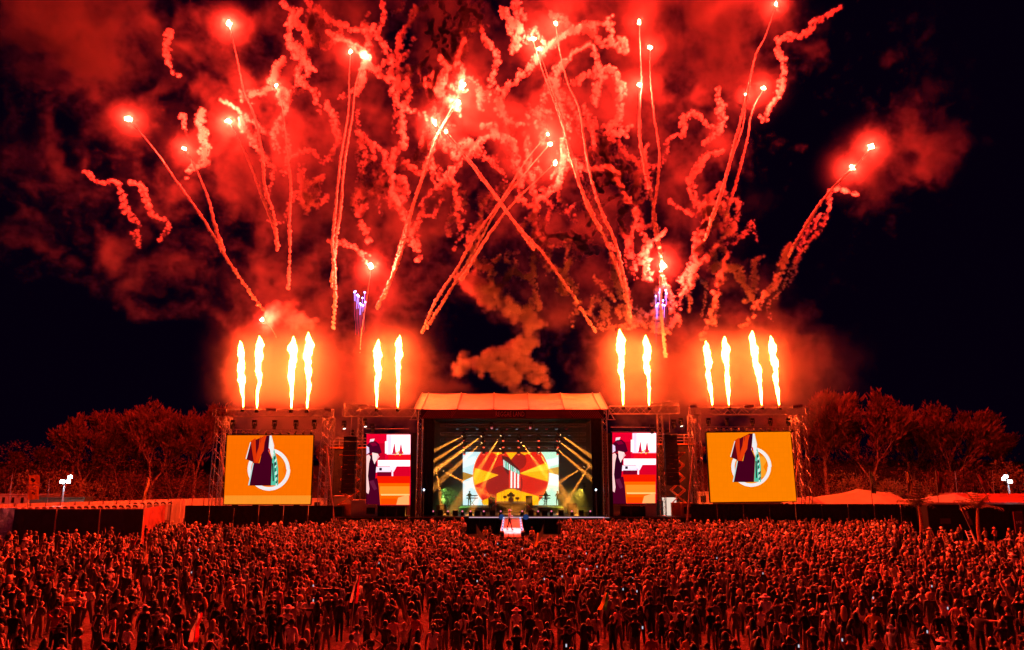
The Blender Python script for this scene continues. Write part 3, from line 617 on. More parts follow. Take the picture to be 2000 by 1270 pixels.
POSES = [('arms at the sides', dict(arml=DOWN, armr=DOWN)), ('one arm raised', dict(arml=DOWN, armr=UP, stance=.13)), ('both arms raised', dict(arml=UP, armr=UP, stance=.12)), ('holding up a phone', dict(arml=PH, armr=PH)),
         ('hands on hips', dict(arml=HIPS, armr=HIPS, stance=.16)), ('arms folded in front', dict(arml=FR, armr=FR, step=.06)), ('one hand on the head', dict(arml=DOWN, armr=HEAD, stance=.09)), ('left arm waving', dict(arml=WAVE, armr=DOWN, step=.1)),
         ('mid-step with arms down', dict(arml=DOWN, armr=FR, step=.2)), ('arms down in long sleeves', dict(arml=DOWN, armr=DOWN, fore=0, stance=.07)), ('bare arms and bare legs', dict(arml=DOWN, armr=FR, sleeve=1, shin=1, stance=.08)), ('bare raised arms', dict(arml=UP, armr=PH, sleeve=1)),
         ('arms spread', dict(arml=OUT, armr=FR)), ('long sleeves, hands at the face', dict(arml=HEAD, armr=HEAD, fore=0))]
def hair_mb(kind):
    m = MB(); c = Vector((0, .015, 1.635))
    prof = []
    n = 8
    def cap(r, z0, dy=-.012, sx=1., drop=.055):
        vs = []; fs = []; rings = 5
        for j in range(rings+1):
            a = math.pi*.5*j/rings*1.15
            for i in range(n):
                t = 2*math.pi*i/n; back = (1-math.sin(t))*.5
                z = math.cos(a)*r*1.12-drop*back*(j/rings); vs.append(c+Vector((math.sin(a)*r*math.cos(t)*sx, math.sin(a)*r*math.sin(t)*1.08+dy, z)))
        for j in range(rings):
            for i in range(n): fs.append((j*n+i, j*n+(i+1) % n, (j+1)*n+(i+1) % n, (j+1)*n+i))
        m.add(vs, fs)
    if kind == 'short': cap(.108, 0)
    elif kind == 'afro': cap(.155, 0, -.02, 1.0, .07)
    elif kind == 'long':
        cap(.112, 0)
        vs = []; fs = []; prof = [(1.64, .105, -.03), (1.54, .12, -.06), (1.42, .13, -.12), (1.3, .11, -.135), (1.2, .06, -.13)]
        for z, wd, y in prof:
            for x, yy in ((-wd, .05), (-wd*.7, -.02), (0, -.035), (wd*.7, -.02), (wd, .05)): vs.append((x, y+yy-.02, z))
        for j in range(4):
            for i in range(4): q = j*5+i; fs.append((q, q+1, q+6, q+5))
        m.add(vs, fs); m.add([(x, y-.03, z) for x, y, z in vs], [f[::-1] for f in fs])
    elif kind == 'bun': cap(.108, 0); m.lathe((0, -.07, 1.7), [(.02, -.06), (.055, -.03), (.06, .01), (.035, .045), (.008, .055)], 7)
    elif kind == 'ponytail': cap(.108, 0); m.tube((0, -.09, 1.66), (0, -.16, 1.5), .035, .045, 6).tube((0, -.16, 1.5), (0, -.15, 1.32), .045, .012, 6)
    elif kind == 'cap': cap(.114, 0, -.005, 1, .02); m.box((-.07, .10, 1.645), (.07, .22, 1.66))
    elif kind == 'hat': cap(.114, 0, 0, 1, 0); m.lathe((0, .015, 1.635), [(.11, .01), (.22, -.012), (.22, -.002), (.11, .03)], 12)
    return m
HAIR = ['short', 'long', 'short', 'bun', 'ponytail', 'cap', 'short', 'afro', 'hat', 'long']
HM = {k: hair_mb(k) for k in set(HAIR)}
LO = [person_mesh(p, 0, random.choice((.92, 1, 1.1))) for _, p in POSES]
HI = [person_mesh(p, 1, (.93, 1.05, 1.)[i % 3]) for i, (_, p) in enumerate(POSES)]
SKIN = {'light skin': (.40, .25, .19), 'brown skin': (.2, .11, .07), 'dark skin': (.11, .055, .035)}
TOPS = {'white top': (.8, .78, .78), 'black top': (.015, .015, .018), 'grey top': (.13, .13, .14), 'dark blue top': (.03, .04, .11), 'red top': (.4, .03, .03), 'cream top': (.42, .37, .3), 'dark green top': (.04, .08, .05), 'pale blue top': (.28, .36, .5), 'yellow top': (.6, .42, .07), 'pink top': (.55, .25, .28), 'charcoal top': (.05, .05, .055)}
TW = ['white top']*5+['black top']*14+['charcoal top']*5+['grey top']*3+['dark blue top']*3+['red top']+['cream top']*2+['dark green top', 'pale blue top', 'yellow top', 'pink top']
LEGS = {'black trousers': (.015, .015, .018), 'blue jeans': (.03, .045, .1), 'khaki trousers': (.16, .12, .07), 'grey shorts': (.09, .09, .1)}
HC_ = {'black hair': (.008, .006, .006), 'brown hair': (.05, .025, .015), 'blonde hair': (.4, .27, .13)}
def cloth(n, c): return mat('cloth_'+n.replace(' ', '_'), c, .85, 0, .2, 14, .01, .2)
skm = {k: mat(k.replace(' ', '_'), c, .5, 0, .1, 10, 0, .4) for k, c in SKIN.items()}
hrm = {k: mat(k.replace(' ', '_'), c, .38, 0, .2, 30, 0, .5) for k, c in HC_.items()}
shoe_m = mat('shoes', (.1, .1, .1), .6)
def mesh_from(V, Fs, K, name):
    me = bpy.data.meshes.new(name); me.from_pydata([tuple(v) for v in V], [], Fs)
    for m in (cloth('grey top', TOPS['grey top']), skm['light skin'], cloth('black trousers', LEGS['black trousers']), shoe_m): me.materials.append(m)
    me.polygons.foreach_set('material_index', K); me.polygons.foreach_set('use_smooth', [True]*len(Fs)); me.update(); return me
BODY = [mesh_from(*h[:3], 'body') for h in HI]
HAIRM = {}
for k, m in HM.items():
    o = m.build('hair', hrm['black hair'], None, True); HAIRM[k] = o.data; bpy.data.objects.remove(o)
def person(loc, rz, pose, hair, top, legs, skin, hcol, label, group=None, scale=1.0, body=None, extra=None):
    o = bpy.data.objects.new('person', body or BODY[pose]); COL.objects.link(o); o.location = loc; o.rotation_euler = (0, 0, rz); o.scale = (scale,)*3
    mm = (cloth(top, TOPS[top]), skm[skin], cloth(legs, LEGS[legs]), shoe_m)
    for i, m in enumerate(mm): o.material_slots[i].link = 'OBJECT'; o.material_slots[i].material = m
    if hair:
        h_ = bpy.data.objects.new('hair' if hair not in ('cap', 'hat') else hair, HAIRM[hair]); COL.objects.link(h_); h_.parent = o
        h_.material_slots[0].link = 'OBJECT'; h_.material_slots[0].material = hrm[hcol] if hair not in ('cap', 'hat') else cloth(top, TOPS[top])
    return tag(o, label, 'person', group)
# performer, band, crew
person((X(995, 61, 1.6), 61., RZ+.02), math.radians(-80), 8, 'cap', 'white top', 'black trousers', 'brown skin', 'black hair', 'performer in a cap, pale vest and baggy dark trousers walking on the runway')
dz_ = DZ+.9
riser = thing('drum_riser', (X(998, 83, 2), 83, DZ), 'central riser under the drum kit with a pale front edge', 'riser')
MB().box((X(970, 82, 2), 81, DZ+.002), (X(1026, 82, 2), 84.5, dz_-.1)).build('base', black_m, riser); MB().box((X(969, 82, 2), 80.95, dz_-.1), (X(1027, 82, 2), 84.5, dz_)).build('top', mat('riser_top', (.4, .38, .4), .5), riser)
for px0, px1, lab in ((897, 958, 'left keyboard riser with a step'), (1052, 1100, 'right keyboard riser with a green top')):
    t = thing('keyboard_riser', (X((px0+px1)/2, 80, 2), 80, DZ), lab, 'riser'); MB().box((X(px0, 80, 2), 80, DZ+.002), (X(px1, 80, 2), 83, DZ+.4)).build('base', black_m, t); MB().box((X(px0, 80, 2)-.03, 79.97, DZ+.4), (X(px1, 80, 2)+.03, 83, DZ+.48)).build('top', mat('riser_green', (.12, .2, .1), .6), t)
for px0, px1, s_, lab in ((950, 968, 1, 'ramp rising to the left side of the drum riser'), (1028, 1046, -1, 'ramp falling from the right side of the drum riser')):
    a, b = X(px0, 80, 2), X(px1, 80, 2); t = thing('ramp', ((a+b)/2, 80, DZ), lab, 'ramp'); lo_, hi_ = (a, b) if s_ > 0 else (b, a)
    MB().prism([(lo_, 79.5, DZ+.002), (hi_, 79.5, DZ+.002), (hi_, 79.5, dz_)], (0, 2, 0)).build('slope', mat('ramp_red', (.25, .03, .03), .6), t)
kit = thing('drum_kit', (X(998, 82.4, 2), 82.4, dz_), 'drum kit with cymbals in front of the yellow picture on the video wall', 'drum kit')
kx = X(998, 82, 3)
MB().tube((kx, 81.6, dz_+.32), (kx, 82.1, dz_+.32), .32, n=16).build('bass_drum', mat('drum_shell', (.35, .3, .4), .3), kit); MB().tube((kx, 81.57, dz_+.32), (kx, 81.6, dz_+.32), .27, n=16).build('bass_drum_head', mat('drum_head', (.6, .6, .65), .4), kit)
for dx, dy, dzz, r in ((-.28, .1, .8, .17), (.28, .1, .8, .17), (.75, .4, .45, .24), (-.7, .4, .6, .2)): MB().tube((kx+dx, 82+dy, dz_+dzz-.12), (kx+dx, 82+dy, dz_+dzz+.14), r, n=12).tube((kx+dx, 82+dy, dz_), (kx+dx, 82+dy, dz_+dzz-.1), .02, n=4).build('tom_drum', mat('drum_red', (.3, .03, .03), .3), kit)
for dx, h_ in ((-1.1, 1.25), (1.15, 1.2), (-.75, 1.45), (.8, 1.4)): MB().tube((kx+dx, 82.3, dz_), (kx+dx, 82.3, dz_+h_), .015, n=4).lathe((kx+dx, 82.3, dz_+h_), [(.01, .04), (.26, -.01), (.26, -.02), (.01, .02)], 12).build('cymbal', mat('brass', (.5, .35, .1), .35, .8), kit)
sitm = mesh_from(*person_mesh(dict(arml=FR, armr=FR, sit=1))[:3], 'body')
d_ = person((kx, 83.1, dz_+.02), math.pi, 0, None, 'black top', 'black trousers', 'brown skin', 'black hair', 'seated drummer silhouetted behind the drum kit', body=sitm)
MB().tube((kx, 83.1, dz_), (kx, 83.1, dz_+.42), .16, n=10).build('drum_stool', black_m); tag(bpy.data.objects['drum_stool'], 'small black stool under the drummer', 'stool')
BODY.append(sitm)
def keyboard(px, Y, z, lab, up=.95):
    c = X(px, Y, 3); t = thing('keyboard', (c, Y, z), lab, 'keyboard', 'keyboards on the stage risers')
    for k in range(2): MB().box((c-.65, Y-.15, z+up+.28*k), (c+.65, Y+.2, z+up+.09+.28*k)).build('keyboard_body', black_m, t)
    MB().tube((c-.35, Y, z), (c+.4, Y, z+up), .03, n=5).tube((c+.4, Y, z), (c-.35, Y, z+up), .03, n=5).tube((c+.35, Y+.02, z+up), (c+.3, Y+.1, z+up+.3), .02, n=4).build('stand', steel_m, t)
keyboard(922, 80.8, DZ+.48, 'two-tier keyboard beside the standing keyboard player at the left of the video wall'); keyboard(1064, 80.8, DZ+.48, 'two-tier keyboard right of the drums')
person((X(917, 81.5, 3), 81.5, DZ+.5), math.pi, 5, 'short', 'black top', 'black trousers', 'brown skin', 'black hair', 'keyboard player silhouetted against the white left edge of the video wall')
person((X(1066, 81.5, 3), 81.6, DZ+.5), math.pi, 8, 'long', 'black top', 'black trousers', 'brown skin', 'black hair', 'keyboard player right of the drums')
person((X(1089, 81.5, 3), 81.5, DZ+.5), math.pi-.5, 12, 'short', 'black top', 'black trousers', 'brown skin', 'black hair', 'musician at the right edge of the video wall with an arm out')
person((X(866, 80, 3), 80, DZ+.02), math.pi+.4, 5, 'cap', 'grey top', 'black trousers', 'dark skin', 'black hair', 'musician in the dark at the far left of the stage')
person((X(959, 80, 3), 79.4, DZ+.02), math.pi, 5, 'short', 'red top', 'black trousers', 'brown skin', 'black hair', 'guitarist left of the drum riser')
for px, h_, lab in ((876, 1.5, 'microphone stand at the dark left of the stage'), (1000, 1.45, 'microphone stand at the back of the runway'), (942, 1.5, 'microphone stand left of the drum riser'), (1104, 1.5, 'microphone stand near the right wing')):
    Y = 78.5; c = X(px, Y, 2); t = thing('microphone_stand', (c, Y, DZ), lab, 'mic stand', 'microphone stands on the stage'); MB().tube((c, Y, DZ+.002), (c, Y, DZ+h_), .02, n=5).lathe((c, Y, DZ+.003), [(.18, 0), (.18, .02), (.03, .04)], 8).build('stand', steel_m, t); MB().tube((c, Y-.02, DZ+h_), (c+.3, Y-.2, DZ+h_+.1), .015, n=4).build('boom', steel_m, t)
def amp(px0, px1, py0, Y, z0, lab):
    a, b = X(px0, Y, 3), X(px1, Y, 3); t = thing('amplifier', ((a+b)/2, Y, z0), lab, 'amplifier', 'amplifiers on the stage'); MB().box((a, Y, z0+.002), (b, Y+.6, Z(py0, Y))).build('cabinet', black_m, t); MB().box((a+.06, Y-.02, z0+.1), (b-.06, Y-.003, Z(py0, Y)-.2)).build('grille', mat('speaker_grille', (.05, .05, .05)), t)
amp(1027, 1040, 969, 80.6, DZ, 'tall amplifier right of the drum kit'); amp(954, 967, 972, 81.6, DZ, 'amplifier left of the drum kit'); amp(1108, 1126, 984, 78, DZ, 'low amplifier near the right wing'); amp(852, 872, 986, 78, DZ, 'low amplifier near the left wing')
# floor lights along the stage front
for i, px in enumerate((846, 875, 903, 919, 945, 978, 1020, 1051, 1077, 1117, 1153, 860, 889, 932, 962, 1037, 1064, 1096, 1135)):
    Y = 75; c = X(px, Y, 2); on = i < 11; t = thing('floor_light', (c, Y, DZ), ('%s of eleven glowing pink floor lights along the stage front' % ORD[i]) if on else ('%s of eight dark unlit boxes among the floor lights' % ORD[i-11]), 'stage light', 'lit floor lights along the stage front' if on else 'unlit floor lights along the stage front')
    MB().box((c-.28 if not on else c-.18, Y, DZ+.002), (c+.28 if not on else c+.18, Y+.4, DZ+(.55 if not on else .4))).build('housing', black_m, t)
    if on: MB().tube((c, Y-.03, DZ+.45), (c, Y-.005, DZ+.45), .09, n=10).build('lens', led((255, 120, 150), 1.1), t)
# overhead fixtures: rows of red-lit moving heads with beams in the stage haze
rl = emis('red_lens', (1, .08, .03), 2.2, False); wl = emis('small_white_led', (.8, .75, .9), 1.2, False)
OR = (1, .30, .03); BE = {0: [], 1: [], 2: [], 3: []}
beams = [((898, 856), (868, 872)), ((936, 857), (900, 884)), ((937, 870), (920, 886)), ((901, 884), (846, 923)), ((899, 869), (873, 886)), ((975, 883), (964, 907)), ((1021, 870), (1036, 890)), ((1099, 854), (1152, 892)), ((1097, 867), (1122, 887)), ((1092, 882), (1132, 917)), ((1055, 890), (1064, 904)), ((975, 857), (968, 868))]
for i, (a, b) in enumerate(beams):
    Y = 76.8; p = at(*a, Y); q = at(*b, Y); aim = (q-p).normalized(); aim = (aim+Vector((0, -.15, 0))).normalized()
    moving_head(p-aim*.5+Vector((0, 0, .38)), 'stage light throwing a hard orange beam, %s of the twelve in the roof' % (ORD[sorted(range(12), key=lambda k: beams[k][0][0]).index(i)]), 'beam lights in the stage roof', aim, lens=emis('amber_lens', (1, .5, .2), 5, False), light=(OR, 240000, 8), s=.8)
low = [((853, 921), (857, 950), 'left wing light, leftmost'), ((864, 921), (894, 937), 'left wing light, right of the pair'), ((1148, 917), (1126, 952), 'right wing light, outermost'), ((1136, 917), (1100, 939), 'right wing light, inner')]
for a, b, lab in low:
    Y = 77; p = at(*a, Y); aim = (at(*b, Y)-p).normalized(); moving_head(p-aim*.5+Vector((0, 0, .38)), 'orange beam '+lab, 'beam lights on the stage wings', aim, lens=MATS['amber_lens'], light=(OR, 200000, 8), s=.7)
for s_, a, b in ((0, 852, 884), (1, 1118, 1149)):
    z = Z(915, 77)+.3; t = thing('wing_bar', (X((a+b)/2, 77, 7), 77.2, z), 'short lighting ladder carrying lamps in the %s wing' % ('left' if s_ == 0 else 'right'), 'truss'); MB().truss((X(a, 77, 7), 77.2, z), (X(b, 77, 7), 77.2, z), .3, .022).build('truss_bar', truss_m, t)
    MB().tube((X((a+b)/2, 77, 7), 77.2, z+.15), (X((a+b)/2, 77, 7), 77.2, 12.1), .015, n=4).build('hanging_cable', black_m, t)
for r_, (Y, py) in enumerate(((79, 855), (81.5, 868), (84, 882))):
    for c_, px in enumerate((907, 945, 983, 1013, 1052, 1089)):
        moving_head(at(px, py-5, Y), '%s of six red-ringed moving lights in the %s row of the roof rig' % (ORD[c_], ('front', 'middle', 'rear')[r_]), 'red moving lights in the stage roof', (0, -.55, -1), lens=rl, s=1.1)
for r_, (Y, py) in enumerate(((76.5, 839), (79, 851), (81.5, 863), (84, 876))):
    for c_ in range(12):
        px = 893+c_*19.4+(r_ % 2)*5; p = at(px, py, Y); t = thing('strobe_lamp', p, '%s of twelve tiny strobe lamps in the %s row of the stage roof' % (ORD[c_], ('front', 'second', 'third', 'rear')[r_]), 'stage light', 'strobe lamps in the stage roof')
        MB().box((p.x-.14, Y, p.z-.05), (p.x+.14, Y+.1, p.z+.1)).build('case', black_m, t)
        if (c_+r_) % 2 == 0: MB().box((p.x-.1, Y-.01, p.z), (p.x-.05, Y-.003, p.z+.04)).box((p.x+.05, Y-.01, p.z), (p.x+.1, Y-.003, p.z+.04)).build('led_dots', wl, t)
        else: MB().box((p.x-.13, Y-.01, p.z), (p.x+.13, Y-.003, p.z+.06)).build('led_strip', emis('dull_red_led', (.5, .01, .02), .5, False), t)
# haze inside the stage, lit by wing washes
hz = MB().box((-9.8, 74.95, DZ+.03), (9.85, 85.5, 12.1))
hm = bpy.data.materials.new('stage_haze'); hm.use_nodes = True; nt = hm.node_tree; nt.nodes.clear(); o_ = nt.nodes.new('ShaderNodeOutputMaterial'); pv = nt.nodes.new('ShaderNodeVolumePrincipled'); pv.inputs['Color'].default_value = (.9, .9, .9, 1); pv.inputs['Density'].default_value = .024; pv.inputs['Anisotropy'].default_value = .3
nt.links.new(pv.outputs[0], o_.inputs['Volume'])
tag(hz.build('stage_haze', hm), 'thin smoke haze hanging inside the stage', 'haze', kind='stuff')
for px, col, en, tg, lab in ((852, (.3, .7, .1), 600, (885, 975), 'green wash light low in the left wing'), (1148, (.85, .55, .04), 1100, (1115, 980), 'yellow wash light low in the right wing')):
    p = at(px+(8 if px < 1000 else -8), 945, 78); q = at(*tg, 81); aim = (q-p).normalized()
    moving_head(p, lab, 'wash lights in the wings', aim, lens=emis('wash_lens_%d' % px, col, 3, False), light=(col, en*7, 75))
for px, lab in ((828, 'small white work light on the left stage column'), (1164, 'small white work light on the right stage wing')):
    p = at(px, 957, 73.2); t = thing('work_light', p, lab, 'lamp', 'work lights at the stage edges'); MB().lathe(p, [(.02, -.1), (.1, 0), (.02, .1)], 8).build('bulb', emis('work_bulb', (.6, .8, 1), 8), t); MB().tube((p.x, p.y, p.z), (p.x, p.y, DZ+.01), .02, n=4).build('stand', steel_m, t)
# runway front light in the eave truss
for px in (960, 1036):
    p = Vector((X(px, 72, 12), 72.2, ze-1.5)); q = Vector((X(999, 60, 1.6), 60.5, RZ)); moving_head(p, 'front light in the eave of the stage %s of centre, aimed at the runway' % ('left' if px < 1000 else 'right'), 'eave lights', (q-p), lens=emis('rose_lens', (1, .3, .3), .5, False), light=((1, .74, .85), 15000, 15))

# ------------------------------------------------------------------ site fences, tents, flags
navy_m = mat('navy_tarpaulin', (.025, .035, .13), .6, 0, .35, 1.2, .08); blue_m = mat('blue_tarpaulin', (.07, .14, .6), .5, 0, .35, 2.2, .15)
def fence(pts, h, n, m, name, lab, cat, frame=None, top=None, part='panel'):
    """straight run of n panels from pts[0] to pts[1] (ground points)"""
    a, b = Vector(pts[0]), Vector(pts[1]); t = thing(name, ((a+b)/2)*1.0, lab, cat); d = (b-a)/n; u = d.normalized(); nr = Vector((-u.y, u.x, 0))
    for i in range(n):
        p, q = a+d*i+u*.02, a+d*(i+1)-u*.02; k = 8; mb = MB()
        hh = h if not isinstance(h, tuple) else h[0]+(h[1]-h[0])*(i+.5)/n
        for j in range(k+1):
            for l in range(4):
                r = p.lerp(q, j/k)+nr*(.03*math.sin(j*2.1+l*1.3+i)); mb.v.append((r.x, r.y, .02+hh*l/3))
        for j in range(k):
            for l in range(3): c = j*4+l; mb.f.append((c, c+4, c+5, c+1)); mb.m.append(0)
        mb.build(part, m, t)
        if frame: f = -nr*.1 if nr.y > 0 else nr*.1; MB().tube(p+f, p+f+Vector((0, 0, hh+.04)), .045, n=6).build('post', frame, t)
        if top: f = -nr*.1 if nr.y > 0 else nr*.1; MB().tube(p+f+Vector((0, 0, hh)), q+f+Vector((0, 0, hh)), .03, n=5).tube(p+f+Vector((0, 0, .05)), q+f+Vector((0, 0, .05)), .03, n=5).build('rail', top, t)
    return t
G = lambda px, Y: (X(px, Y, 0), Y, 0)
wire_m = mat('fence_tube', (.6, .42, .32), .5)
fence((G(20, 63.6), G(-80, 61)), Z(993, 63), 1, blue_m, 'tarpaulin_fence', 'blue rippled tarpaulin fence at the left edge of the photo', 'fence')
fence((G(276, 64), G(18, 64)), Z(994, 64), 3, navy_m, 'tarpaulin_fence', 'dark navy tarpaulin fence with pale tube posts at the left of the crowd', 'fence', wire_m, wire_m)
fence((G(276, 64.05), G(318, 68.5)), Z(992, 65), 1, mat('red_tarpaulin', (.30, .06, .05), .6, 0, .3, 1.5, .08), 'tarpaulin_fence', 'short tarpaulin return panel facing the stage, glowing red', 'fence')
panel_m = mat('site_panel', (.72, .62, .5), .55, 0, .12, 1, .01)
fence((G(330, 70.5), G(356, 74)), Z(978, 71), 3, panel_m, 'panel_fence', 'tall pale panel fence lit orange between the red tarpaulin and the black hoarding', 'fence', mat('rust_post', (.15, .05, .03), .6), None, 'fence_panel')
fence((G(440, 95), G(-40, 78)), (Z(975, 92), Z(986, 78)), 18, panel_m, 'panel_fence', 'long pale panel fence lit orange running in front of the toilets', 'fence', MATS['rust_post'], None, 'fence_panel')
fence((G(356, 70.2), G(648, 70.2)), Z(988, 70.2), 6, drape_m, 'black_hoarding', 'black hoarding in front of the left orange screen', 'hoarding')
fence((G(1352, 70.2), G(1816, 70.2)), Z(985, 70.2), 9, drape_m, 'black_hoarding', 'black hoarding in front of the right orange screen and the tents', 'hoarding')
t = thing('bar_cabin', G(1910, 69), 'black flat-fronted bar cabin behind the right-hand palm', 'cabin'); x0, x1 = X(1818, 68, 1), X(2040, 68, 1); zc = Z(987, 68)
for i in range(7): MB().box((x0+(x1-x0)*i/7+.01, 68.2, .02), (x0+(x1-x0)*(i+1)/7-.01, 68.28, zc)).build('wall_panel', drape_m, t)
MB().box((x0, 68.28, 0.01), (x1, 71, zc-.05)).build('body', black_m, t); MB().box((x0-.1, 68.0, zc), (x1+.1, 71, zc+.08)).build('roof', black_m, t)
MB().box((X(1838, 68, 2), 68.14, 1.5), (X(1858, 68, 2), 68.18, 2.0)).build('menu_board', mat('dim_board', (.12, .1, .1), .6), t)
pole(G(1812, 69.2), (X(1809, 69.2, 3), 69.2, Z(986, 69.2)+.1), .35, 'painted_post', 'thick orange-lit post between the hoarding and the bar cabin', prop_m, 'post')
# crowd barriers in front of the hoardings
for a, b, lab in ((300, 470, 'low steel crowd barrier in front of the left hoarding'), (1560, 1700, 'low steel crowd barrier in front of the right hoarding')):
    Y = 67.5; t = thing('crowd_barrier', G((a+b)/2, Y), lab, 'barrier'); n = 7; x0, x1 = X(a, Y), X(b, Y)
    for i in range(n):
        p, q = x0+(x1-x0)*i/n+.03, x0+(x1-x0)*(i+1)/n-.03; MB().box((p, Y, .05), (q, Y+.04, 1.2)).build('barrier_panel', mat('barrier_panel', (.4, .25, .2), .5, .2, .1), t)
        MB().tube((p, Y+.05, 0), (p, Y+.6, 0.02), .03, n=4).tube((p, Y+.6, 0), (p, Y+.05, 1.1), .025, n=4).build('brace', steel_m, t)
pit = thing('pit_barrier', G(985, 58.5), 'steel crowd barrier curving around the end of the runway', 'barrier')
arc = [(930, 72), (936, 66), (944, 61.5), (955, 58), (968, 55.6), (1000, 54.8), (1030, 55.6), (1044, 58), (1052, 61.5), (1058, 66), (1062, 72)]
for (a, ya), (b, yb) in zip(arc[:-1], arc[1:]):
    p, q = Vector(G(a, ya)), Vector(G(b, yb)); MB().prism([p+(q-p)*.02+Vector((0, 0, .05)), q+(p-q)*.02+Vector((0, 0, .05)), q+(p-q)*.02+Vector((0, 0, 1.15)), p+(q-p)*.02+Vector((0, 0, 1.15))], (0, .04, 0)).build('barrier_panel', black_m, pit)
# portable toilets
def toilet(x, Y, proto=[None]):
    if proto[0] is None:
        t = bpy.data.objects.new('portable_toilet', None); COL.objects.link(t); w_ = .46
        def B2(mb, n, m):
            o = mb.build(n, m); o.parent = t; return o
        B2(MB().box((-w_, -.5, .02), (w_, .5, 1.9)), 'cabin', mat('toilet_plastic', (.5, .45, .42), .4))
        rf = MB(); k = 8
        pts = [(-w_*1.03, -.52, 1.9)]+[(-w_*math.cos(math.pi*i/k)*1.0, -.52, 1.92+.4*math.sin(math.pi*i/k)) for i in range(k+1)]+[(w_*1.03, -.52, 1.9)]
        rf.prism(pts, (0, 1.04, 0)); B2(rf, 'roof', mat('toilet_roof', (.72, .68, .64), .3))
        v = MB(); pts = [(-w_*.78*math.cos(math.pi*i/k), -.535, 1.93+.3*math.sin(math.pi*i/k)) for i in range(k+1)]; pts2 = [(-w_*.42*math.cos(math.pi*i/k), -.535, 1.93+.13*math.sin(math.pi*i/k)) for i in range(k, -1, -1)]
        v.prism(pts+pts2, (0, .012, 0)); B2(v, 'roof_vent', mat('toilet_vent', (.06, .03, .05), .6))
        B2(MB().box((-w_*.8, -.53, .1), (w_*.8, -.505, 1.82)), 'door', mat('toilet_door', (.3, .3, .34), .4)); proto[0] = t; o = t
    else: o = copy_tree(proto[0])
    o.location = (x, Y, 0); return o
for k in range(27):
    o = toilet(X(336-13.6*k, 90-k*.35, 2), 90-k*.35); tag(o, 'portable toilet in the rear row beyond the orange-lit fence, %s' % ('rightmost' if k == 0 else ORD[k]+' from its right end'), 'portable toilet', 'rear row of portable toilets')
for k in range(20):
    o = toilet(X(268-13.6*k, 84-k*.3, 2), 84-k*.3); tag(o, 'portable toilet in the front row behind the orange-lit fence, %s' % ('rightmost' if k == 0 else ORD[k]+' from its right end'), 'portable toilet', 'front row of portable toilets')
# far cabins and trailers behind the toilets
def cabin(px0, px1, py0, Y, m, lab, dd=2.4, windows=0, z0=0, name='site_cabin', roof=None):
    a, b = X(px0, Y, 2), X(px1, Y, 2); z = Z(py0, Y); t = thing(name, ((a+b)/2, Y, z0), lab, 'cabin'); MB().box((a, Y, z0+.02), (b, Y+dd, z-.1)).build('body', m, t); MB().box((a-.08, Y-.08, z-.1), (b+.08, Y+dd+.08, z)).build('roof', roof or m, t)
    for i in range(windows): p = a+(b-a)*(i+.35)/windows; MB().box((p, Y-.03, z-1.2), (p+(b-a)*.3/windows, Y-.005, z-.4)).build('window', black_m, t)
    return t
cabin(-20, 72, 966, 104, white_m, 'row of white cabins at the left edge behind the toilets', windows=5)
cabin(74, 96, 966, 103, mat('grey_panel', (.4, .4, .38), .6, 0, .1), 'short pale cabin between the orange banner and the floodlight', windows=1)
cabin(58, 165, 971.5, 98, mat('green_screening', (.12, .16, .12), .8, 0, .3, 2), 'long grey-green screened trailer behind the toilets', 2, 0, 0, 'screened_trailer')
cabin(400, 640, 975, 96, white_m, 'long pale cabin glimpsed under the left orange screen', windows=6)
cabin(1356, 1392, 962, 90, white_m, 'pale cabin seen through the left tower of the right screen frame', windows=1)
cabin(1823, 1882, 974, 82, white_m, 'low white cabin with a red roof edge behind the bar', 2.5, 0, 0, 'site_cabin', mat('red_edge', (.4, .05, .04), .6))
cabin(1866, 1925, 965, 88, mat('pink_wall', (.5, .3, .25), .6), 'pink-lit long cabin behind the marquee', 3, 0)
# stretch tent
def cloth_tent(px0, px1, peaks, py_edge, py_low, Y0, Y1, lab, m, poles=True):
    a, b = X(px0, Y0, 3), X(px1, Y0, 3); t = thing('stretch_tent', ((a+b)/2, (Y0+Y1)/2, 0), lab, 'tent'); nx_, ny_ = 48, 14; mb = MB(); ze_ = Z(py_low, Y0)
    pk = [(X(p, (Y0+Y1)/2, 4), Z(q, (Y0+Y1)/2)) for p, q in peaks]
    for j in range(ny_+1):
        for i in range(nx_+1):
            x = a+(b-a)*i/nx_; y = Y0+(Y1-Y0)*j/ny_; ey = math.sin(math.pi*j/ny_)**.8; ex = min(1, math.sin(math.pi*i/nx_)*1.3)
            z = ze_*.9+.5*ey*ex
            for cx, cz in pk:
                d = math.hypot((x-cx)*.8, (y-(Y0+Y1)/2)*1.1); z += (cz-ze_*.9-.5)*math.exp(-d/2.3)*min(1, ey*1.2+.0)
            mb.v.append((x, y, z+.08*math.sin(i*.8)*(1-ey)))
    for j in range(ny_):
        for i in range(nx_): q = j*(nx_+1)+i; mb.f.append((q, q+1, q+nx_+2, q+nx_+1)); mb.m.append(0)
    mb.build('canopy', m, t, True)
    for cx, cz in pk: MB().tube((cx, (Y0+Y1)/2, 0), (cx, (Y0+Y1)/2, cz-.1), .06).build('mast', steel_m, t)
    for i in range(9): x = a+(b-a)*(i+.3)/9; MB().tube((x, Y0+.1, 0), (x, Y0+.1, ze_*.88), .05).build('side_pole', steel_m, t)
    return t
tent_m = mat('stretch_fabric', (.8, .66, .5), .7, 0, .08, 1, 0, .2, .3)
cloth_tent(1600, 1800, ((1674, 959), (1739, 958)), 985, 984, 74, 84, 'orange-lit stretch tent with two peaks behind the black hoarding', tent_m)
cloth_tent(1560, 1625, ((1578, 972), (1598, 974)), 985, 984, 73, 78, 'small pale tent tops right beside the right screen frame', tent_m)
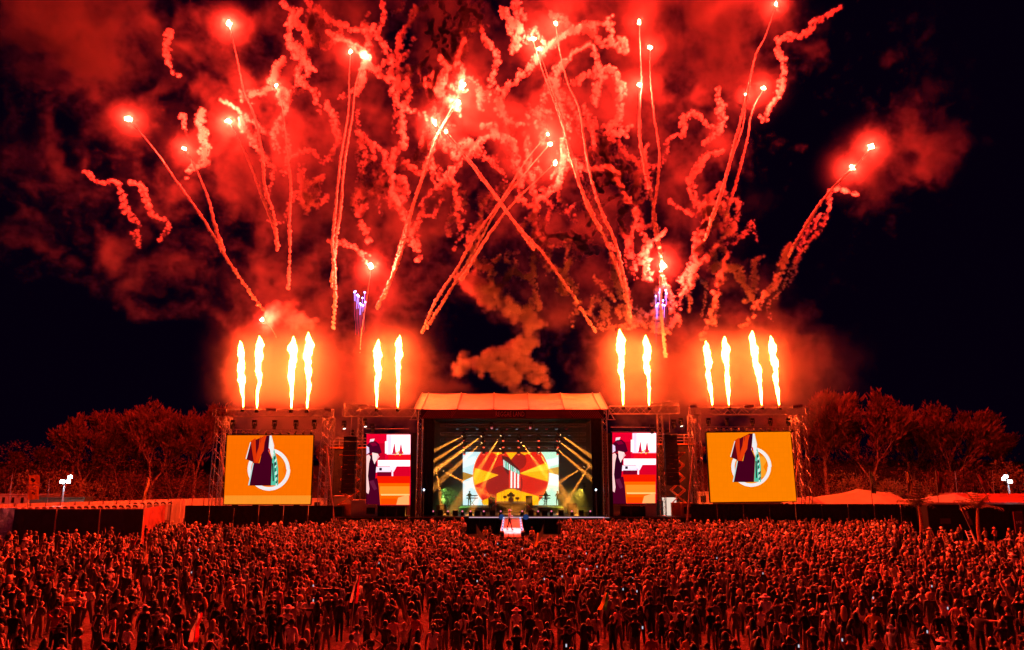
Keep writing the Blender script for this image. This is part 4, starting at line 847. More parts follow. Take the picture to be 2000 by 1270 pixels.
def marquee(px0, px1, pye, pyr, Y, lab, m):
    a, b = X(px0, Y, 3), X(px1, Y, 3); ze_, zr_ = Z(pye, Y), Z(pyr, Y+4); t = thing('marquee', ((a+b)/2, Y, 0), lab, 'tent'); n = 4
    r0 = a+(b-a)*.26
    for i in range(n):
        p, q = r0+(b-r0)*i/n+.02, r0+(b-r0)*(i+1)/n-.02; MB().prism([(p, Y, ze_), (q, Y, ze_), (q, Y+5, zr_), (p, Y+5, zr_)], (0, 0, -.05)).build('roof_panel', m, t)
        MB().box((p, Y+.1, .02), (q, Y+.15, ze_-.05)).build('wall_panel', white_m, t)
    MB().prism([(a, Y, ze_), (r0-.02, Y, ze_), (r0-.02, Y+5, zr_)], (0, 0, -.05)).build('hip_panel', white_m, t); MB().prism([(a, Y, ze_-.02), (r0-.02, Y+5, zr_-.02), (a, Y+10, ze_)], (0, 0, -.05)).build('hip_panel', white_m, t)
    return t
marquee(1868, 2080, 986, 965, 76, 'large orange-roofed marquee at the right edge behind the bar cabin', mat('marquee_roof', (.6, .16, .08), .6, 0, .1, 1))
# parked vehicles hinted between tents
def van(px, Y, lab, m, s_=1):
    c = X(px, Y, 1); t = thing('parked_van', (c, Y, 0), lab, 'van', 'vans parked behind the stage'); pr = [(-2.4, .35), (2.3, .35), (2.4, 1.0), (1.75, 1.25), (1.1, 2.1), (-2.3, 2.15), (-2.4, 1.8)]
    MB().prism([(c+x*s_, Y, z) for x, z in (pr if s_ > 0 else pr[::-1])], (0, 1.9, 0)).build('body', m, t)
    MB().prism([(c+x*s_, Y-.02, z) for x, z in ((.1, 1.3), (1.45, 1.3), (.95, 1.95), (.1, 1.95))], (0, .015, 0)).build('window', black_m, t)
    for x in (-1.5, 1.5): w_ = MB().tube((c+x, Y-.06, .36), (c+x, Y+.15, .36), .36, n=14).build('wheel', mat('tyre', (.02, .02, .02), .8), t)
    MB().box((c+2.3*s_-.1, Y+.1, .75), (c+2.3*s_+.12, Y+.5, .95)).build('headlight', mat('lens_plastic', (.7, .7, .7), .2), t)
van(1592, 86, 'white van between the right screen frame and the stretch tent', white_m); van(1830, 90, 'pale van between the stretch tent and the marquee', white_m, -1); van(655, 84, 'white van right of the left orange screen', white_m, -1); van(1340, 84, 'white van left of the right orange screen', white_m)

# flags and masts
def feather(px0, py0, px1, py1, wpx, Y, m, lab, lean=0, txt=None, txm=None, square=False, name='feather_flag', z0=None, group=None):
    p = at(px0, py0, Y); q = at(px1, py1, Y); t = thing(name, (q.x, Y, 0 if z0 is None else z0), lab, 'flag', group); w_ = wpx*Y/F; mb = MB(); n = 10; d = q-p
    dd = Vector((q.x-p.x, 0, q.z-p.z)); 
    for i in range(n+1):
        c = p+dd*i/n; tt = i/n; ww = w_*(1 if square else min(1, .45+1.4*tt) if tt < .5 else 1-.15*(tt-.5))
        for j in range(4): mb.v.append((c.x+ww*j/3, Y+.06*math.sin(j*2+i*.7), c.z))
    for i in range(n):
        for j in range(3): k = i*4+j; mb.f.append((k, k+1, k+5, k+4)); mb.m.append(0)
    mb.build('banner', m, t)
    base = q+dd.normalized()*((q.z-(z0 or 0))/max(.2, -dd.normalized().z)) if dd.z < 0 else q
    MB().tube((p.x-.03, Y+.03, p.z+.1), (q.x-.03, Y+.03, q.z), .035, n=5).tube((q.x-.03, Y+.03, q.z), (base.x, Y+.03, (z0 or 0)), .04, n=5).build('pole', steel_m, t)
    if txt: 
        c = p.lerp(q, .5); ang = math.atan2(dd.x, -dd.z)
        o = text(txt, (c.x+w_*.48, Y-.1, c.z), w_*(.33 if square else .62), txm, 'banner_lettering', t, rot=(math.pi/2, 0 if square else math.pi/2+ang*0, 0))
    return t
dk = mat('dark_print', (.06, .02, .02), .8); wt = mat('white_print', (.7, .7, .68), .8)
orange_flag_m = mat('orange_banner', (.85, .35, .04), .7, 0, .06, 2, .02, .2, .2)
ob = feather(56, 928, 54.5, 976, 21, 66, orange_flag_m, 'tall orange rectangular banner flag printed REGGAE LAND above the navy fence', txt='REGGAE\nLAND', txm=wt, square=True, name='banner_flag')
p = at(66, 935, 66); m = MB()
for (x, y, r) in ((63, 937, 3), (67, 939, 2.2), (65, 941, 1.6), (64, 963, 2.2), (67, 965, 1.5)):
    c = at(x, y, 65.85); m.prism([(c.x+r*.05*math.cos(a)*(1.4 if k % 2 else .8), c.y, c.z+r*.05*math.sin(a)) for k, a in enumerate([6.283*i/9 for i in range(9)])], (0, .01, 0))
o = m.build('lion_emblem', dk, ob)
feather(289, 933, 279, 976, 6, 80, mat('pale_pennant', (.6, .35, .2), .7), 'thin pale pointed pennant leaning right, in front of the fence left of centre', name='pennant')
fg = 'feather flags above the right hoarding'
feather(1699, 922, 1703, 964, 9, 74, mat('green_banner', (.15, .22, .1), .7), 'green feather flag with white and red lettering above the stretch tent', txt='REGGAE', txm=wt, group=fg)
feather(1770, 922, 1774, 964, 7, 74, mat('yellow_banner', (.7, .42, .05), .7), 'yellow narrow feather flag at the right end of the stretch tent', txt='LAND', txm=dk, group=fg)
feather(1828, 921, 1832, 964, 13, 76, mat('crimson_banner', (.2, .02, .03), .7), 'dark red wide banner flag standing against the dark bushes', group=fg)
feather(1908, 926, 1926, 964, 8, 74, mat('red_banner', (.5, .08, .03), .7), 'red feather flag leaning left above the marquee', group=fg)
feather(1874, 986, 1893, 1026, 9, 66, mat('purple_banner', (.16, .1, .18), .7, 0, .3, 3), 'purple-grey feather flag leaning against the black bar cabin', txt='LAND', txm=wt, name='feather_flag')
bd = thing('bar_sign', G(1988, 66), 'dark sign board with small white marks at the right edge by the bar cabin', 'sign'); MB().box((X(1981, 66, 2), 66, .8), (X(1999, 66, 2), 66.08, Z(1000, 66))).build('board', mat('maroon_board', (.12, .02, .03), .6), bd); MB().box((X(1982, 66, 2), 65.9, 0), (X(1985, 66, 2), 65.98, .8)).box((X(1995, 66, 2), 65.9, 0), (X(1998, 66, 2), 65.98, .8)).build('leg', black_m, bd)
text('BAR', (X(1990, 66, 2), 65.95, 1.9), .45, wt, 'sign_lettering', bd)
bpy.data.objects.remove(bpy.data.objects['sign_lettering'])
m = MB(); [m.box((X(1984+i*4, 66, 2), 65.985, 1.7+.1*(i % 2)), (X(1986.5+i*4, 66, 2), 65.995, 1.95)) for i in range(3)]; m.build('sign_marks', wt, bd)
mast_m = mat('lamp_mast', (.25, .25, .26), .6, 0)
for px0, py0, px1, lab in ((24, 928, 17, 'pale bare pole left of the orange banner'), (97, 935, 92, 'pale bare pole between the orange banner and floodlight'), (1865, 920, 1871, 'greenish bare pole left of the leaning feather flag'), (1938, 920, 1944, 'white bare pole left of the right floodlight')):
    Y = 98; a = at(px0, py0, Y); pole((X(px1, Y, 1), Y, 0), a, .07, 'bare_pole', lab, mast_m, 'pole', 'bare poles behind the site', .05)
def flood(px, pyt, heads, Y, lab, basepx):
    c = X(basepx, Y, 3); top = at(px, pyt, Y); t = thing('floodlight_mast', (c, Y, 0), lab, 'floodlight', 'white floodlight masts at the two sides of the site')
    MB().tube((c, Y, 0), (top.x, Y, top.z), .17, .1, 8).build('mast', mast_m, t)
    lt = emis('floodlight_lamp', (.72, .93, 1), 420)
    for hx, hy, s_ in heads:
        p = at(hx, hy, Y-.4); MB().box((p.x-.3, p.y, p.z-.22), (p.x+.3, p.y+.25, p.z+.22)).build('lamp_housing', steel_m, t); MB().lathe((p.x, p.y-.16, p.z), [(.03, -.13*s_), (.11*s_, -.08*s_), (.13*s_, 0), (.11*s_, .08*s_), (.03, .13*s_)], 8).build('lamp', lt, t); MB().tube((p.x, p.y+.2, p.z), (top.x, Y, top.z), .04, n=5).build('bracket', mast_m, t)
flood(127, 938, ((121, 941, 1), (133, 941, 1), (137, 931.5, 1)), 96, 'left white floodlight mast with three bright lamps in front of the pale bushes', 124)
flood(1967, 935, ((1964, 931, 1), (1973, 941, 1), (1960, 936, .4)), 96, 'right white floodlight mast with two bright lamps under a round bush', 1972)
# palms
def palm(px, pyt, Y, hts, lab, lean=.1):
    c = Vector(G(px, Y)); top = Vector((X(px-5, Y, 3)+0, Y, Z(pyt, Y))); t = thing('palm_tree', c, lab, 'palm', 'potted palms by the right hoarding'); k = 7; pts = [c.lerp(top, i/k)+Vector((lean*math.sin(i/k*3.1), 0, 0)) for i in range(k+1)]; m = MB()
    for i in range(k): m.tube(pts[i], pts[i+1], .2-.012*i, .17-.012*i, 8, cap=False)
    m.build('trunk', mat('palm_bark', (.35, .16, .08), .9, 0, .3, 8, .03), t); rnd = random.Random(int(px))
    for i in range(13):
        a = i*2.4; el = rnd.uniform(.25, 1.25); L = rnd.uniform(1.5, 2.2); d = Vector((math.cos(a)*math.cos(el), math.sin(a)*math.cos(el), math.sin(el))); m = MB(); p = pts[-1].copy()
        for j in range(7):
            q = p+d*L/7; d = (d+Vector((0, 0, -.13))).normalized(); s_ = d.cross(Vector((0, 0, 1))).normalized(); m.tube(p, q, .025, .02, 4, cap=False)
            for sg in (-1, 1): r = .42*math.sin((j+1)/8*3.0)+.08; e = s_*sg*r+d*.25+Vector((0, 0, -.1)); m.add([p, p+(q-p)*.6, p+e+(q-p)*.3, p+e], [(0, 1, 2, 3)])
            p = q
        m.build('frond', mat('palm_leaf', (.16, .14, .06), .5), t)
palm(1800, 988, 66, 0, 'palm with yellowish fronds in front of the right end of the hoarding'); palm(1916, 992, 64, 0, 'palm with sparse dark fronds in front of the bar cabin', -.15)
# stairs at the right hoarding
for px, lab in ((1885, 'pale ramp ladder leaning in front of the bar cabin'),):
    a = Vector(G(1900, 62)); b = Vector((X(1886, 64, 1), 64, 1.3)); t = thing('site_ladder', a, lab, 'ladder'); o = Vector((.45, 0, 0))
    MB().tube(a, b, .04).build('rail', white_m, t); MB().tube(a+o, b+o, .04).build('rail', white_m, t)
    for i in range(6): q = a.lerp(b, (i+.5)/6); MB().tube(q, q+o, .03, n=4).build('rung', white_m, t)

# ------------------------------------------------------------------ crowd
R0 = random.Random(42)
def inside(x, y):
    px = 1000+x/(y*math.cos(PITCH)-(HC-1)*math.sin(PITCH))*F
    if y < 20.3 or px < -20 or px > 2020: return False
    if px < 300 and y > 59-.0*px: return False
    if 300 <= px < 650 and y > 67: return False
    if y > 70.5: return False
    if px > 1780 and y > 62: return False
    if px > 1880 and y > 54 and px < 1965: return False
    # pit around the runway
    if abs(x) < 4.6 and y > 54.2 and y > 54.2+(0 if abs(x) < 2.2 else (abs(x)-2.2)*1.5): return False
    if abs(x) < 4.6 and y > 57: return False
    if 905 < px < 945 and y > 58 : return False
    return True
def gap(x, y):
    px = 1000+x/(y*math.cos(PITCH)-(HC-1)*math.sin(PITCH))*F
    return px, .5+.5*math.sin(x*.55+1.3*math.sin(y*.4))*math.sin(y*.61+1.1*math.sin(x*.37))
pts = []; cell = {}
def far(x, y, d):
    cx, cy_ = int(x//1), int(y//1)
    for i in range(cx-1, cx+2):
        for j in range(cy_-1, cy_+2):
            for a, b in cell.get((i, j), ()):
                if (a-x)**2+(b-y)**2 < d*d: return False
    return True
def addp(x, y): pts.append((x, y)); cell.setdefault((int(x//1), int(y//1)), []).append((x, y))
special = [ # px, head py, Y, pose, hair, top, legs, skin, hair colour, facing, label
 (515, 1176, 22.6, 10, 'short', 'white top', 'black trousers', 'brown skin', 'black hair', 0, 'person in a white T-shirt wearing a black backpack, nearest rows left of centre'),
 (425, 1212, 20.9, 8, 'cap', 'pale blue top', 'grey shorts', 'light skin', 'brown hair', .3, 'person in a long pale top at the bottom edge left of the backpack'),
 (585, 1178, 22.0, 1, 'long', 'black top', 'black trousers', 'brown skin', 'black hair', 0, 'person in black with one arm raised, right of the one with a backpack'),
 (1112, 1178, 22.2, 0, 'short', 'black top', 'khaki trousers', 'brown skin', 'black hair', 0, 'broad person in a black T-shirt and light trousers in the nearest rows right of centre'),
 (1102, 1182, 21.6, 9, 'short', 'pink top', 'grey shorts', 'light skin', 'brown hair', .2, 'person in a loose pale pink shirt in the nearest rows right of centre'),
 (1905, 1190, 21.8, 4, 'short', 'white top', 'black trousers', 'brown skin', 'black hair', -.4, 'person in a bright white T-shirt near the bottom right corner'),
 (1570, 1210, 20.8, 3, 'bun', 'black top', 'blue jeans', 'light skin', 'blonde hair', 0, 'fair-haired person holding both hands to the face at the bottom right'),
 (966, 1168, 23.2, 12, 'long', 'red top', 'blue jeans', 'brown skin', 'black hair', .1, 'person in a red top with an arm stretched out, nearest rows at centre'),
 (55, 1180, 22.5, 10, 'cap', 'cream top', 'grey shorts', 'light skin', 'brown hair', .5, 'person in cream with a cap at the left edge of the nearest rows')]
bend_p = person_mesh(dict(arml=((.22, .15, 1.25), (.2, .35, 1.1)), armr=((.22, .15, 1.25), (.2, .35, 1.1)), bend=1.15, stance=.13), 1, 1.05)
for sp in special: addp(X(sp[0], sp[2], 1.6), sp[2])
addp(X(265, 23.2, 1.2), 23.2)
tries = 0
while tries < 60000:
    tries += 1
    y = math.sqrt(R0.uniform(20.3**2, 70.5**2)); x = R0.uniform(-1, 1)*y*.78
    if not inside(x, y): continue
    px, g_ = gap(x, y)
    dens = 1.0
    if y < 32: dens = .85
    d = 1.02 if y < 27 else .86 if y < 34 else .70 if y < 45 else .56
    if px < 520 and y > 24: d = .98 if px < 300 else .85; dens = .55+.5*(g_ > .38)
    if px > 1750 and y > 45: d = .8; dens = .7
    if y < 31: d *= .92+.45*(g_ < .3)
    d *= .86+.4*R0.random()
    if math.sin(x*.31+2*math.sin(y*.23))+math.sin(y*.47+1.7*math.sin(x*.19+1)) < -1.15: dens *= .35
    if R0.random() > dens or not far(x, y, d): continue
    addp(x, y)
pts_n = sorted(pts[len(special)+1:], key=lambda p: p[1])
print('crowd', len(pts_n)+len(special)+1)
SCL = lambda: min(1.12, max(.86, R0.gauss(.99, .06)))
# notable people
for (px, hy, Y, po, ha, tp, lg, sk, hc_, rz, lab) in special:
    o = person((X(px, Y, 1.6), Y, 0), rz, po, ha, tp, lg, sk, hc_, lab, 'people in the nearest rows of the crowd', 1.02)
    if 'backpack' in lab and px == 515:
        b = MB().lathe((0, -.2, 1.2), [(.02, -.22), (.15, -.2), (.17, -.05), (.16, .14), (.1, .24), (.02, .26)], 10); bo = b.build('backpack', cloth('black top', TOPS['black top'])); bo.location = o.location; bo.scale = (1.02, .85, 1.02); tag(bo, 'black backpack worn over the white T-shirt left of centre', 'backpack')
bm_ = mesh_from(*bend_p[:3], 'body')
o = person((X(265, 23.2, 1.2), 23.2, 0), -1.35, 0, None, 'white top', 'black trousers', 'brown skin', 'black hair', 'person in a white T-shirt bending far over to the right, lower left of the crowd', 'people in the nearest rows of the crowd', 1.02, bm_)
near = pts_n[:288]; rest = pts_n[288:]
COLW = [(0, 200, 'at the far left edge'), (200, 430, 'below the black fence left of the orange screen'), (430, 620, 'below the left orange screen'), (620, 800, 'below the left narrow screen'), (800, 940, 'below the left half of the stage'), (940, 1060, 'straight below the runway'), (1060, 1190, 'below the right half of the stage'), (1190, 1370, 'below the right narrow screen'), (1370, 1570, 'below the right orange screen'), (1570, 1790, 'below the stretch tent'), (1790, 2030, 'below the palms on the right')]
info = []
for i, (x, y) in enumerate(near):
    px = 1000+x/(y*math.cos(PITCH)-(HC-1.5)*math.sin(PITCH))*F
    po = R0.choices(range(14), weights=[9, 3, 1.5, 4, 2, 5, 1.5, 1.2, 5, 6, 5, 1, .6, 1.5])[0]; ha = R0.choice(HAIR); tp = R0.choice(TW); lg = R0.choice(list(LEGS)); sk = R0.choice(['brown skin', 'brown skin', 'light skin', 'light skin', 'dark skin'])
    hc_ = R0.choice(['black hair']*4+['brown hair']*3+(['blonde hair'] if sk == 'light skin' else [])); cw = next((c for a, b, c in COLW if px < b), COLW[-1][2]); row = 'bottom row' if y < 22.5 else 'second band up' if y < 25.5 else 'third band up' if y < 28.5 else 'fourth band up'
    look = (tp, {'short': 'short hair', 'long': 'long hair', 'bun': 'hair in a bun', 'ponytail': 'a ponytail', 'cap': 'a cap', 'afro': 'an afro', 'hat': 'a brimmed hat'}[ha], POSES[po][0])
    info.append([x, y, px, po, ha, tp, lg, sk, hc_, look, cw, row])
seen = {}
for r in info: seen.setdefault((r[9], r[10], r[11]), []).append(r)
for r in info:
    same = sorted(seen[(r[9], r[10], r[11])], key=lambda q: q[2]); ex = '' if len(same) == 1 else (', %s of the lookalikes' % (('leftmost', 'second', 'third', 'fourth')[same.index(r)] if same.index(r) < 4 else 'last'))
    ps = r[9][2].replace(' in front', '').replace('long sleeves, hands at the face', 'hands at the face').replace('bare arms and bare legs', 'bare legs').replace('arms down in long sleeves', 'long sleeves').replace('mid-step with arms down', 'mid-step')
    lab = '%s, %s, %s, %s, %s%s' % (r[5], r[9][1], ps, r[10], r[11], ex)
    wds = lab.split()
    if len(wds) > 16: lab = lab.replace('below the black fence left of the orange screen', 'below the black fence').replace('at the far left edge', 'far left').replace(' of the lookalikes', '').replace('straight below', 'below')
    if len(lab.split()) > 16: lab = ' '.join(lab.replace(' at the sides', ' down').replace('one hand on the head', 'hand on head').replace('in line with', 'under').replace(' half of the', '').split())
    if len(lab.split()) > 16: lab = lab.replace(' band up', ' row').replace('hair in a ', '').replace('a brimmed hat', 'hat')
    if len(lab.split()) > 16: lab = lab.replace('holding up a phone', 'with phone').replace('one arm raised', 'arm raised')
    if len(lab.split()) > 16: lab = lab.replace('short hair', 'short-haired').replace('long hair', 'long-haired').replace('arms at the sides', 'arms down').replace('arms at sides', 'arms down').replace('hands at the face', 'hands on face').replace(', a cap', ', capped').replace(', a ponytail', ', ponytailed').replace('left of the orange screen', '')
    if len(lab.split()) > 16: lab = lab.replace(' row', '-row').replace('below the', 'under').replace(' of the lookalikes', '')
    face = R0.gauss(0, .35) if R0.random() < .85 else R0.uniform(-3, 3)
    if len(lab.split()) <= 14: lab = 'person in '+lab
    person((r[0], r[1], 0), face-math.atan2(r[0], 60-r[1] if r[1] < 58 else 5)*.5, r[3], r[4], r[5], r[6], r[7], r[8], lab, 'people in the nearest rows of the crowd', SCL())
# the rest of the crowd as one mass: numpy merge of low versions
def tris(Fs): 
    o = []
    for f in Fs:
        for k in range(1, len(f)-1): o.append((f[0], f[k], f[k+1]))
    return o
LOT = []
for V, Fs, K, _ in LO:
    q = [f for f in Fs]; LOT.append((V, q, K))
hair_t = {k: (np.array(m.v), m.f) for k, m in HM.items()}
VV = []; loops = []; starts = []; cnt = 0; cols = []; base = 0; ls = 0
tot = []
for (x, y) in rest:
    po = R0.choices(range(14), weights=[12, 2.5, 1.2, 5, 2, 5, 1.2, 1, 5, 8, 6, 1, .3, 1.2])[0]; ha = R0.choice(HAIR); tp = TOPS[R0.choice(TW)]; lg = list(LEGS.values())[R0.randrange(4)]; sk = list(SKIN.values())[R0.choice((0, 0, 1, 1, 2))]; hc_ = list(HC_.values())[R0.choice((0, 0, 0, 1, 1, 2))]
    a = R0.gauss(0, .4); s = SCL(); ca, sa = math.cos(a)*s, math.sin(a)*s
    j = R0.uniform(.35, 1.05); tp = tuple(c*j for c in tp)
    for V, Fs, cc in ((LOT[po][0], LOT[po][1], None), (hair_t[ha][0], hair_t[ha][1], hc_ if ha not in ('cap', 'hat') else tp)):
        W = np.stack([V[:, 0]*ca-V[:, 1]*sa+x, V[:, 0]*sa+V[:, 1]*ca+y, V[:, 2]*s], 1); VV.append(W)
        for fi, f in enumerate(Fs):
            loops.extend([i+base for i in f]); tot.append(len(f)); cols.append(cc if cc else (tp, sk, lg, (.1, .1, .1))[LOT[po][2][fi]])
        base += len(V)
me = bpy.data.meshes.new('crowd'); VV = np.concatenate(VV); tot = np.array(tot, np.int32); st_ = np.concatenate([[0], np.cumsum(tot)[:-1]]).astype(np.int32)
me.vertices.add(len(VV)); me.vertices.foreach_set('co', VV.astype(np.float32).ravel()); me.loops.add(len(loops)); me.loops.foreach_set('vertex_index', np.array(loops, np.int32)); me.polygons.add(len(tot)); me.polygons.foreach_set('loop_start', st_)
try: me.polygons.foreach_set('loop_total', tot)
except Exception: pass
me.update(calc_edges=True); at_ = me.attributes.new('tint', 'FLOAT_COLOR', 'FACE'); at_.data.foreach_set('color', np.array([(*c, 1) for c in cols], np.float32).ravel()); me.polygons.foreach_set('use_smooth', [True]*len(tot))
cols = None; cm = bpy.data.materials.new('crowd_clothes'); cm.use_nodes = True; nt = cm.node_tree; a_ = nt.nodes.new('ShaderNodeAttribute'); a_.attribute_name = 'tint'; b = nt.nodes['Principled BSDF']; b.inputs['Roughness'].default_value = .55; b.inputs['Specular IOR Level'].default_value = .4; nt.links.new(a_.outputs['Color'], b.inputs['Base Color']); me.materials.append(cm)
o = bpy.data.objects.new('crowd', me); COL.objects.link(o); tag(o, 'dense crowd filling the field up to the stage, seen from behind', 'crowd', kind='stuff')
print('crowd polys', len(tot))
# people standing apart by the fences and in the pit
hv = [(216, 62.5, 'person in grey leaning before the navy fence between its two posts', 'grey top', 4), (352, 66.5, 'steward in a pale vest left of the left hoarding edge', 'cream top', 6), (382, 68, 'steward in a yellow vest in front of the left hoarding', 'yellow top', 5), (408, 68, 'person in red before the left hoarding', 'red top', 5),
      (283, 64.5, 'dark figure in front of the red tarpaulin', 'black top', 8), (316, 67.5, 'dark figure at the corner of the pale panel fence', 'black top', 8), (1840, 62.8, 'person in a white top standing by the bar cabin', 'white top', 6), (1925, 62, 'person in a cream top by the right palm', 'cream top', 5), (1944, 62.4, 'person in a pink top right of the right palm', 'pink top', 5), (1762, 64, 'person in red beside the left palm', 'red top', 5),
      (50, 60, 'shirtless-looking person in pale top before the blue tarpaulin', 'cream top', 10), (130, 60.3, 'person in a white top in front of the left fence post', 'white top', 12), (147, 60.6, 'person in cream facing the fence', 'cream top', 4)]
for px, Y, lab, tp, po in hv: person((X(px, Y, 1), Y, 0), R0.uniform(-.6, .6)+(math.pi if 'steward' in lab else 0), po, R0.choice(('short', 'cap')), tp, 'black trousers', 'brown skin', 'black hair', lab)
for px, Y, lab, tp, rz in ((948, 63, 'security guard in a yellow and white vest left of the runway', 'yellow top', 3.0), (957, 63.5, 'dark-clothed guard standing close left of the runway', 'black top', 2.6), (961, 57, 'guard in dark clothes with white stripes in the pit left of the runway end', 'charcoal top', .4), (1039, 62.5, 'guard in a red and yellow vest right of the runway', 'yellow top', 3.4), (998, 54.9, 'person with raised arms directly before the runway end', 'black top', 0), (1037, 57.6, 'guard with white stripes in the pit right of the runway end', 'charcoal top', 0)):
    person((X(px, Y, 1), Y, 0), rz, 2 if 'raised' in lab else 5, 'short', tp, 'black trousers', 'brown skin', 'black hair', lab)
# phones held up in the crowd
ph = [(1020, 1072), (972, 1062), (947, 1084), (1111, 1087), (1145, 1081), (1214, 1087), (1063, 1131), (1146, 1112), (932, 1135), (1236, 1130), (1244, 1155), (1166, 1107), (1098, 1126), (1217, 1151), (1820, 1145), (1705, 1168), (1851, 1188), (1811, 1234), (612, 1144), (612, 1173), (1106, 1261), (370, 1055), (374, 1118), (388, 1074), (1560, 1262), (1645, 1250), (1255, 1226), (740, 1100), (1490, 1120), (1400, 1090)]
for px, py in ph:
    # lies on the sight line at head height
    d = at(px, py, 10)-Vector((0, 0, HC)); k = (1.82-HC)/d.z; p = Vector((0, 0, HC))+d*k; s = .6
    t = thing('phone', p, '%s lit phone from the left, %s' % (ORD[sorted(q[0] for q in ph).index(px)+(py > 1150 and px == 612)], next((c for a, b, c in COLW if px < b), COLW[-1][2])), 'phone', 'lit phones held up in the crowd'); MB().box((p.x-.045*s, p.y, p.z-.085*s), (p.x+.045*s, p.y+.01, p.z+.085*s)).build('case', black_m, t); MB().box((p.x-.04*s, p.y-.006, p.z-.078*s), (p.x+.04*s, p.y-.001, p.z+.078*s)).build('screen', emis('phone_screen', (.75, .8, 1), .7, False), t)
# flags carried in the crowd
def cflag(px, py, Y, w_, h_, colors, lab, lean=.15):
    p = at(px, py, Y); t = thing('hand_flag', (p.x, Y, max(.6, p.z-2.2)), lab, 'flag'); MB().tube((p.x, Y, max(.6, p.z-2.2)), (p.x+lean, Y, p.z), .015, n=5).build('pole', white_m, t)
    n = len(colors)
    for i, c in enumerate(colors):
        mb = MB(); k = 7
        for a in range(k+1):
            for b_ in (0, 1): mb.v.append((p.x+lean+.02-.3*(a/k)+(i+b_)*w_/n*(.35+.65*a/k), Y+.07*math.sin(a*1.2+i), p.z-.03-h_*a/k))
        for a in range(k): mb.f.append((2*a, 2*a+1, 2*a+3, 2*a+2)); mb.m.append(0)
        mb.build('stripe', mat('flag_%s' % c[0], c[1], .8, 0, 0, 1, 0, .2, .3), t)
RD, WH, YL, GN, BL = ('red', (.6, .02, .02)), ('white', (.75, .73, .7)), ('yellow', (.75, .5, .05)), ('green', (.03, .25, .06)), ('black', (.02, .02, .02))
cflag(378, 1196, 24, .34, .9, (WH, RD), 'hanging white and red flag among the people at lower left'); cflag(690, 1122, 30, .36, 1.1, (WH, BL, RD), 'drooping white, black and red flag in the crowd below the left narrow screen'); cflag(1165, 1156, 26, .34, .6, (YL, GN), 'yellow and green flag draped in the crowd right of centre', .3)
cflag(1046, 1040, 56.4, .22, 1.2, (YL,), 'narrow yellow cloth close right of the runway')

# ------------------------------------------------------------------ flame jets
flame_m = emis('flame', (1, .072, .010), 340); spark_m = emis('firework_star', (1, .021, .0095), 38000)
FL = [(471, 666, 795, 475, 1), (507, 656, 797, 502, 2), (572, 657, 797, 569, 3), (605, 649, 797, 600, 4), (737, 663, 795, 736, 5), (779, 655, 795, 777, 6), (1211, 643, 791, 1217, 7), (1261, 655, 792, 1268, 8), (1379, 666, 791, 1391, 9), (1416, 657, 791, 1424, 10), (1469, 646, 791, 1488, 11), (1505, 656, 791, 1522, 12)]
nm = ['leftmost', 'second', 'third', 'fourth']
for i, (px, pt, pb, pxb, sd) in enumerate(FL):
    Y = 72.9 if (i < 4 or i > 7) else 74.6; rnd = random.Random(sd*13); a = at(pxb, pb, Y); b = at(px, pt, Y)
    where = ('%s flame jet on the left screen truss' % nm[i]) if i < 4 else ('%s flame jet on the left gantry' % ('left' if i == 4 else 'right')) if i < 6 else ('%s flame jet on the right gantry' % ('left' if i == 6 else 'right')) if i < 8 else ('%s flame jet on the right screen truss' % nm[i-8])
    t = thing('flame_projector', (a.x, Y, a.z-.5), 'flame projector under the '+where, 'flame machine', 'flame projectors on the trusses'); MB().box((a.x-.18, Y-.15, a.z-.5), (a.x+.18, Y+.15, a.z-.22)).build('housing', black_m, t); MB().tube((a.x, Y, a.z-.22), (a.x, Y, a.z-.02), .06, .04, 7).build('nozzle', steel_m, t)
    # lumpy column built as one lathe-like body with billows
    rings = 40; n = 12; vs = []; fs = []; d = b-a; ph = rnd.random()*6; wob = 0; wr = 0
    for j in range(rings+1):
        t_ = j/rings; r = .05+.31*min(1, t_*1.25)**.85
        if t_ > .8: r *= max(.03, 1-((t_-.8)/.2)**2.2)
        wob = .85*wob+rnd.gauss(0, .035); wr = .8*wr+rnd.gauss(0, .035)
        c = a+d*t_+Vector((wob*min(1, t_*2)+.12*math.sin(t_*9+ph)*t_*(1-t_)*2, 0, 0))
        for k in range(n):
            th = 6.2832*k/n; rr_ = max(.02, r*(1+.17*math.sin(th*2+j*.75+ph)+.15*math.sin(th-j*.5+ph*2)+.05*math.sin(th*3-j*1.1)+rnd.gauss(0, .015))+wr*min(1, t_*2)*(1 if t_ < .9 else 0))
            vs.append(c+Vector((math.cos(th)*rr_, math.sin(th)*rr_, 0)))
    for j in range(rings):
        for k in range(n): fs.append((j*n+k, j*n+(k+1) % n, (j+1)*n+(k+1) % n, (j+1)*n+k))
    fs.append(tuple(range(rings*n, (rings+1)*n)))
    m = MB().add(vs, fs); o = m.build('flame', flame_m, None, True); tag(o, 'white-hot '+where, 'flame', 'flame jets above the stage')

